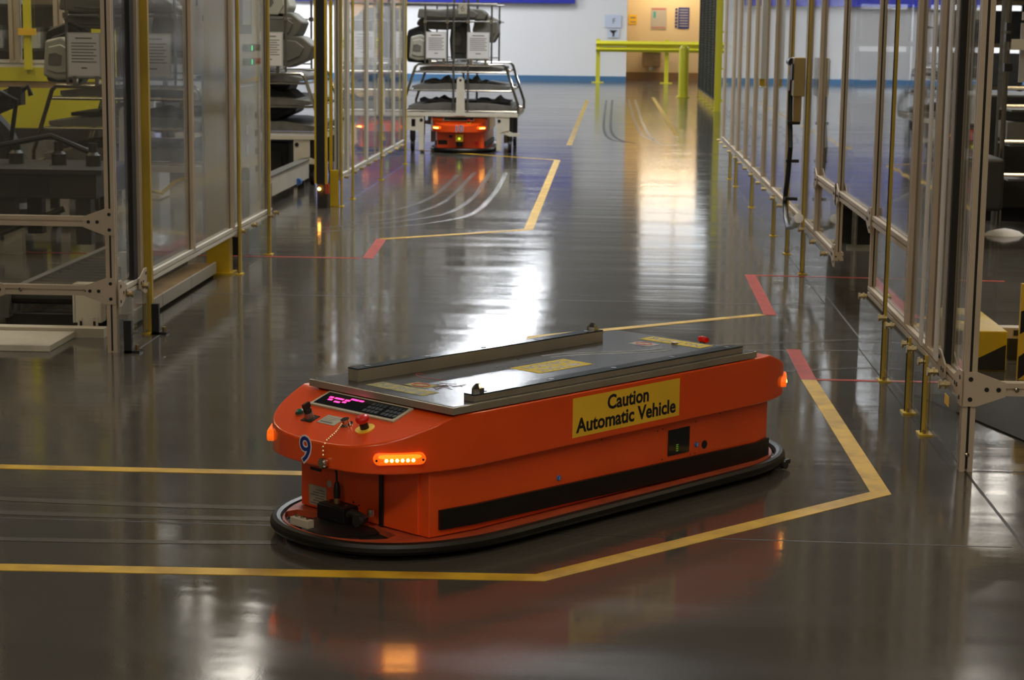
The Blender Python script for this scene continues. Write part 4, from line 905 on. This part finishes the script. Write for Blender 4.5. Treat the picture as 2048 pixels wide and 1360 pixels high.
for pts in ([(-2.265, 9.13, .60), (-2.30, 9.35, .63), (-2.31, 9.6, .66), (-2.31, 9.9, .62), (-2.30, 10.15, .66), (-2.268, 10.29, .67)],):
    t = tag(MB().tube(pts, .009, 8).build('yellow_cable', 'yellow'), 'yellow cable looping behind the pane right of the near left corner', 'cable')
tag(MB().tube([(-2.42, 11.5, .9), (-2.40, 11.6, 1.05), (-2.38, 11.75, .95), (-2.37, 11.85, .6), (-2.36, 11.95, .02)], .007, 8).build('yellow_cable', 'yellow'), 'yellow cable arching down beside the beige control cabinet', 'cable')
tag(MB().tube([(-2.62, 13.6, 2.2), (-2.60, 13.6, 1.4), (-2.61, 13.62, .8), (-2.60, 13.6, .0)], .01, 8).build('yellow_cable', 'yellow'), 'yellow cable hanging at the left edge of the cart opening', 'cable')
# control cabinet facing the aisle behind the pane
t = thing('control_cabinet', 'beige control cabinet with green lit buttons and red stop behind the left fence', 'cabinet', (-2.6, 12.83, 0))
MB().box(.08, .2, -.42, .42, .12, 2.3).build('body', 'cabinet', t, bevel=.006); MB().box(.09, .19, -.4, .4, 0, .12).build('plinth', 'black', t)
MB().box(.2, .206, -.32, .08, 1.42, 1.9).build('display_bezel', 'machine', t); MB().box(.206, .209, -.24, .04, 1.48, 1.8).build('display', 'cabgrey', t)
for z, last in ((1.33, 'black'), (1.24, 'red')):
    for k in range(3): MB().cyl((.2, -.2+.1*k, z), (.24, -.2+.1*k, z), .025, 12).build('push_button', 'black', t)
    MB().cyl((.2, -.1, z-.0), (.243, -.1, z-.0), .018, 12).build('lit_button', 'led_green', t)
    MB().cyl((.2, .2, z), (.25, .2, z), .022, 12).cyl((.25, .2, z), (.262, .2, z), .04, 14).build('mushroom_button', last, t)
MB().box(.2, .204, -.3, .3, 1.105, 1.13).build('legend_strip', 'amber_ink', t)
d_ = MB().box(.2, .21, -.36, .3, .3, 1.08).build('door', 'foam', t)
for k in range(5): MB().box(.21, .213, -.2, -.1, .38+k*.13, .44+k*.13).build('vent', 'cabgrey', d_)
for k in range(4): MB().box(.21, .216, .15, .22, .5+k*.12, .54+k*.12).build('catch', 'machine', d_)
t = thing('air_regulator', 'brass air regulator with black cap behind the left fence', 'regulator', (-2.33, 12.3, 0)); MB().lathe([(.02, 0), (.02, .25), (.028, .28), (.028, .48), (.02, .5)], 14).build('cylinder', 'brass', t); MB().lathe([(.03, .5), (.03, .56), (.02, .58)], 14).build('cap', 'black', t); MB().box(-.04, .04, -.04, .04, 0, .02).build('base', 'machine', t)
t = thing('junction_cabinet', 'pale wall cabinet on a stand behind the left fence panes', 'cabinet', (-2.71, 13.05, 0)); MB().box(-.09, .09, -.15, .15, 1.15, 2.2).build('body', 'cream', t, bevel=.005); MB().box(-.05, .05, -.03, .03, 0, 1.15).build('stand', 'cabgrey', t)
MB().box(-.075, .075, -.155, -.15, 1.19, 2.1).build('door', 'cream', t); MB().box(-.05, -.04, -.165, -.155, 1.6, 1.68).box(-.01, .0, -.16, -.155, 1.5, 1.54).box(.02, .03, -.16, -.155, 1.5, 1.54).build('catch', 'machine', t)
# opening details
t = thing('guide_beam', 'low pale guide beam with drive motor in the left opening', 'beam', (-2.82, 16.7, 0)); MB().box(-.04, .04, -1.0, 1.1, .08, .24).build('beam', 'cream', t, bevel=.004); MB().box(-.045, .045, -1.0, 1.1, .24, .255).build('cap_strip', 'tray', t)
for y in (-.8, .9): MB().box(-.03, .03, y-.03, y+.03, 0, .08).build('foot', 'machine', t)
MB().lathe([(.08, 0), (.08, .16), (.05, .2)], 14, T(-.02, -1.1, .1) @ Matrix.Rotation(R(90), 4, 'X')).box(-.1, .06, -1.12, -1.0, 0, .2).build('motor', 'machine', t); MB().cyl((.05, .4, .1), (.05, .48, .1), .03, 10).build('blue_fitting', 'skyblue', t)

# ================================================================== RIGHT SIDE
t = thing('valve_assembly', 'brass and black valve block with looping black hose on the right fence', 'valve', (1.16, 12.35, 1.08))
MB().box(-.03, .04, -.1, .12, .0, .24).build('valve_block', 'brass', t, bevel=.004); MB().box(-.04, .02, .06, .14, .03, .13).box(-.04, .0, -.06, .04, .1, .2).build('solenoid', 'black', t)
MB().cyl((-.03, .05, .21), (-.03, .22, .21), .025, 12).build('regulator_head', 'black', t); MB().box(-.02, .03, -.02, .0, -.16, 0).build('bracket', 'brass', t)
MB().tube([(-.03, .1, .03), (-.03, .08, -.15), (-.03, -.02, -.32), (-.03, .08, -.5), (-.03, .2, -.62), (-.03, .22, -.70), (-.03, .12, -.79), (-.03, -.1, -.82), (-.03, -.35, -.79), (-.03, -.55, -.74)], .016, 10).build('hose', 'rubber', t)
MB().cyl((-.03, -.5, -.755), (-.03, -.72, -.70), .03, 14).build('hose_end', 'chrome', t)
for z in (-.18, -.42, -.66): MB().box(-.05, .03, .02, .06, z, z+.02).build('hose_clip', 'black', t)
t = thing('drive_station', 'dark chain drive station behind the low opening in the right fence', 'machine', (2.15, 14.2, 0))
MB().box(-.55, .6, -.5, .6, .25, .62).build('housing', 'machine', t, bevel=.03); MB().box(-.5, .5, -.4, .4, 0, .25).build('base', 'blackmat', t)
MB().lathe([(.14, 0), (.14, .12), (.06, .16)], 16, T(-.35, -.5, .4) @ Matrix.Rotation(R(90), 4, 'X')).build('sprocket', 'black', t); MB().tube([(-.5, -.55, .7), (-.4, -.6, .4), (-.2, -.6, .3), (.1, -.6, .45)], .02, 8).build('hose', 'rubber', t)
MB().lathe([(.02, 0), (.02, .3)], 10, T(-.45, -.7, 0)).box(-.5, -.3, -.72, -.68, .0, .02).build('stop_pin', 'steel', t)
t = thing('pipe_rack', 'chrome pipe rack with grey board behind the near right fence corner', 'rack', (3.6, 14.8, 0))
for x in (-.66, .9): MB().tube([(x, 0, 0), (x, 0, 2.2)], .02, 8).build('upright', 'chrome', t)
for x in (-.6,): MB().tube([(x, .5, 0), (x, .5, 2.2)], .02, 8).build('upright', 'steel', t)
for z in (.43, .68, .945, 1.08): MB().tube([(-.66, 0, z), (.9, 0, z)], .015, 8).build('rail', 'chrome', t)
for z in (.40, .66, .92): MB().box(-.6, .85, .02, .5, z-.02, z-.005).build('shelf', 'tray', t)
MB().box(-.56, .9, .03, .04, 1.12, 1.56).build('grey_board', 'foam', t); MB().box(-.56, .9, .0, .02, 1.58, 1.64).build('board_rail', 'ceramic', t)
for z in (1.2, 1.42, 1.5): MB().box(-.68, -.62, -.03, .03, z, z+.06).build('clamp', 'black', t)
for x in (-.5, -.1, .4): MB().box(x-.12, x+.12, .05, .4, .69, .82).build('tote', 'moulding', t)
MB().box(-.64, -.5, -.04, 0, 1.36, 1.44).build('card', 'cream', t)
t = thing('rack_machine', 'dark machine under the chrome pipe rack on the right', 'machine', (3.7, 15.8, 0)); MB().box(-.9, 1.2, -.2, .8, .1, 1.0).build('housing', 'machine', t, bevel=.02); MB().box(-.85, 1.1, -.15, .7, 0, .1).build('plinth', 'blackmat', t)
for x in (-.6, -.2, .3): MB().cyl((x, -.2, .35), (x, -.3, .35), .09, 12).build('motor', 'machine', t)
mb = MB(); rs = random.Random(2)
prof = []
n = 16; vs = [(0, 0, .055)]
for rr, zz in ((.05, .045), (.10, .03), (.135, .0)):
    for i in range(n): a = 2*math.pi*i/n; q = rr*(1+.18*math.sin(3*a)+.1*rs.random()); vs.append((q*math.cos(a), q*.5*math.sin(a), zz))
fs = [(0, 1+i, 1+(i+1) % n) for i in range(n)]+[(1+k*n+i, 1+(k+1)*n+i, 1+(k+1)*n+(i+1) % n, 1+k*n+(i+1) % n) for k in range(2) for i in range(n)]
mb.add(vs, fs, None, True); o = mb.build('white_rag', 'white'); o.location = (2.93, 14.5, 0); tag(o, 'crumpled white rag on the floor below the chrome pipe rack', 'rag')
t = thing('yellow_guard_box', 'yellow guard box with a black notch on top inside the near right fence', 'guard', (1.68, 8.98, 0))
MB().box(-.13, .10, -.36, .36, 0, .18).build('housing', 'yellow', t, bevel=.006); MB().prism([(-.09, -.02), (.0, -.08), (.03, .1), (-.08, .14)], .18, .183).build('notch', 'tray', t)
MB().prism([(-.125, .005), (.095, .005), (.095, .12)], .36, .363, FRONT).build('black_triangle', 'blackmat', t)  # flat black triangle low on the front face
t = thing('linear_guide', 'aluminium linear guide with black teeth beside the yellow guard box', 'guide rail', (2.05, 8.95, 0)); MB().box(-.24, .9, -.02, .06, .10, .15).build('rail', 'alu', t); MB().box(-.2, .8, -.02, .06, 0, .1).build('support', 'machine', t)
for k in range(14): MB().box(-.18+.05*k, -.155+.05*k, -.03, -.02, .115, .14).build('tooth', 'black', t)
t = thing('valve_sensor', 'grey and black sensor on a foot beside the near right corner post', 'sensor', (1.52, 8.5, 0)); MB().box(-.035, .035, -.03, .05, .14, .2).build('head', 'machine', t, bevel=.006); MB().lathe([(.055, 0), (.055, .08), (.03, .14)], 14).build('foot', 'cabgrey', t)
t = thing('striped_barrier', 'black and yellow striped barrier board at the right edge', 'barrier', (2.11, 8.42, 0)); MB().box(-.32, .3, 0, .03, 0, .42).build('board', 'sign_y', t)
for k in range(5):
    z = -.25+k*.2; mb = MB(); q = [(-.32, max(0, min(.42, z))), (.3, max(0, min(.42, z+.5))), (.3, max(0, min(.42, z+.6))), (-.32, max(0, min(.42, z+.1)))]
    if k in (1, 2): MB().prism([(-.32, z+.05), (-.0, min(.42, z+.3)), (-.0, min(.42, z+.4)), (-.32, z+.15)], 0, .004, FRONT).build('black_stripe', 'black', t)
tag(MB().prism([(1.28, 8.0), (3.6, 8.0), (3.6, 5.3), (1.85, 6.1)], 0, .006).build('floor_mat', 'blackmat'), 'black floor mat behind the near right corner post', 'mat')
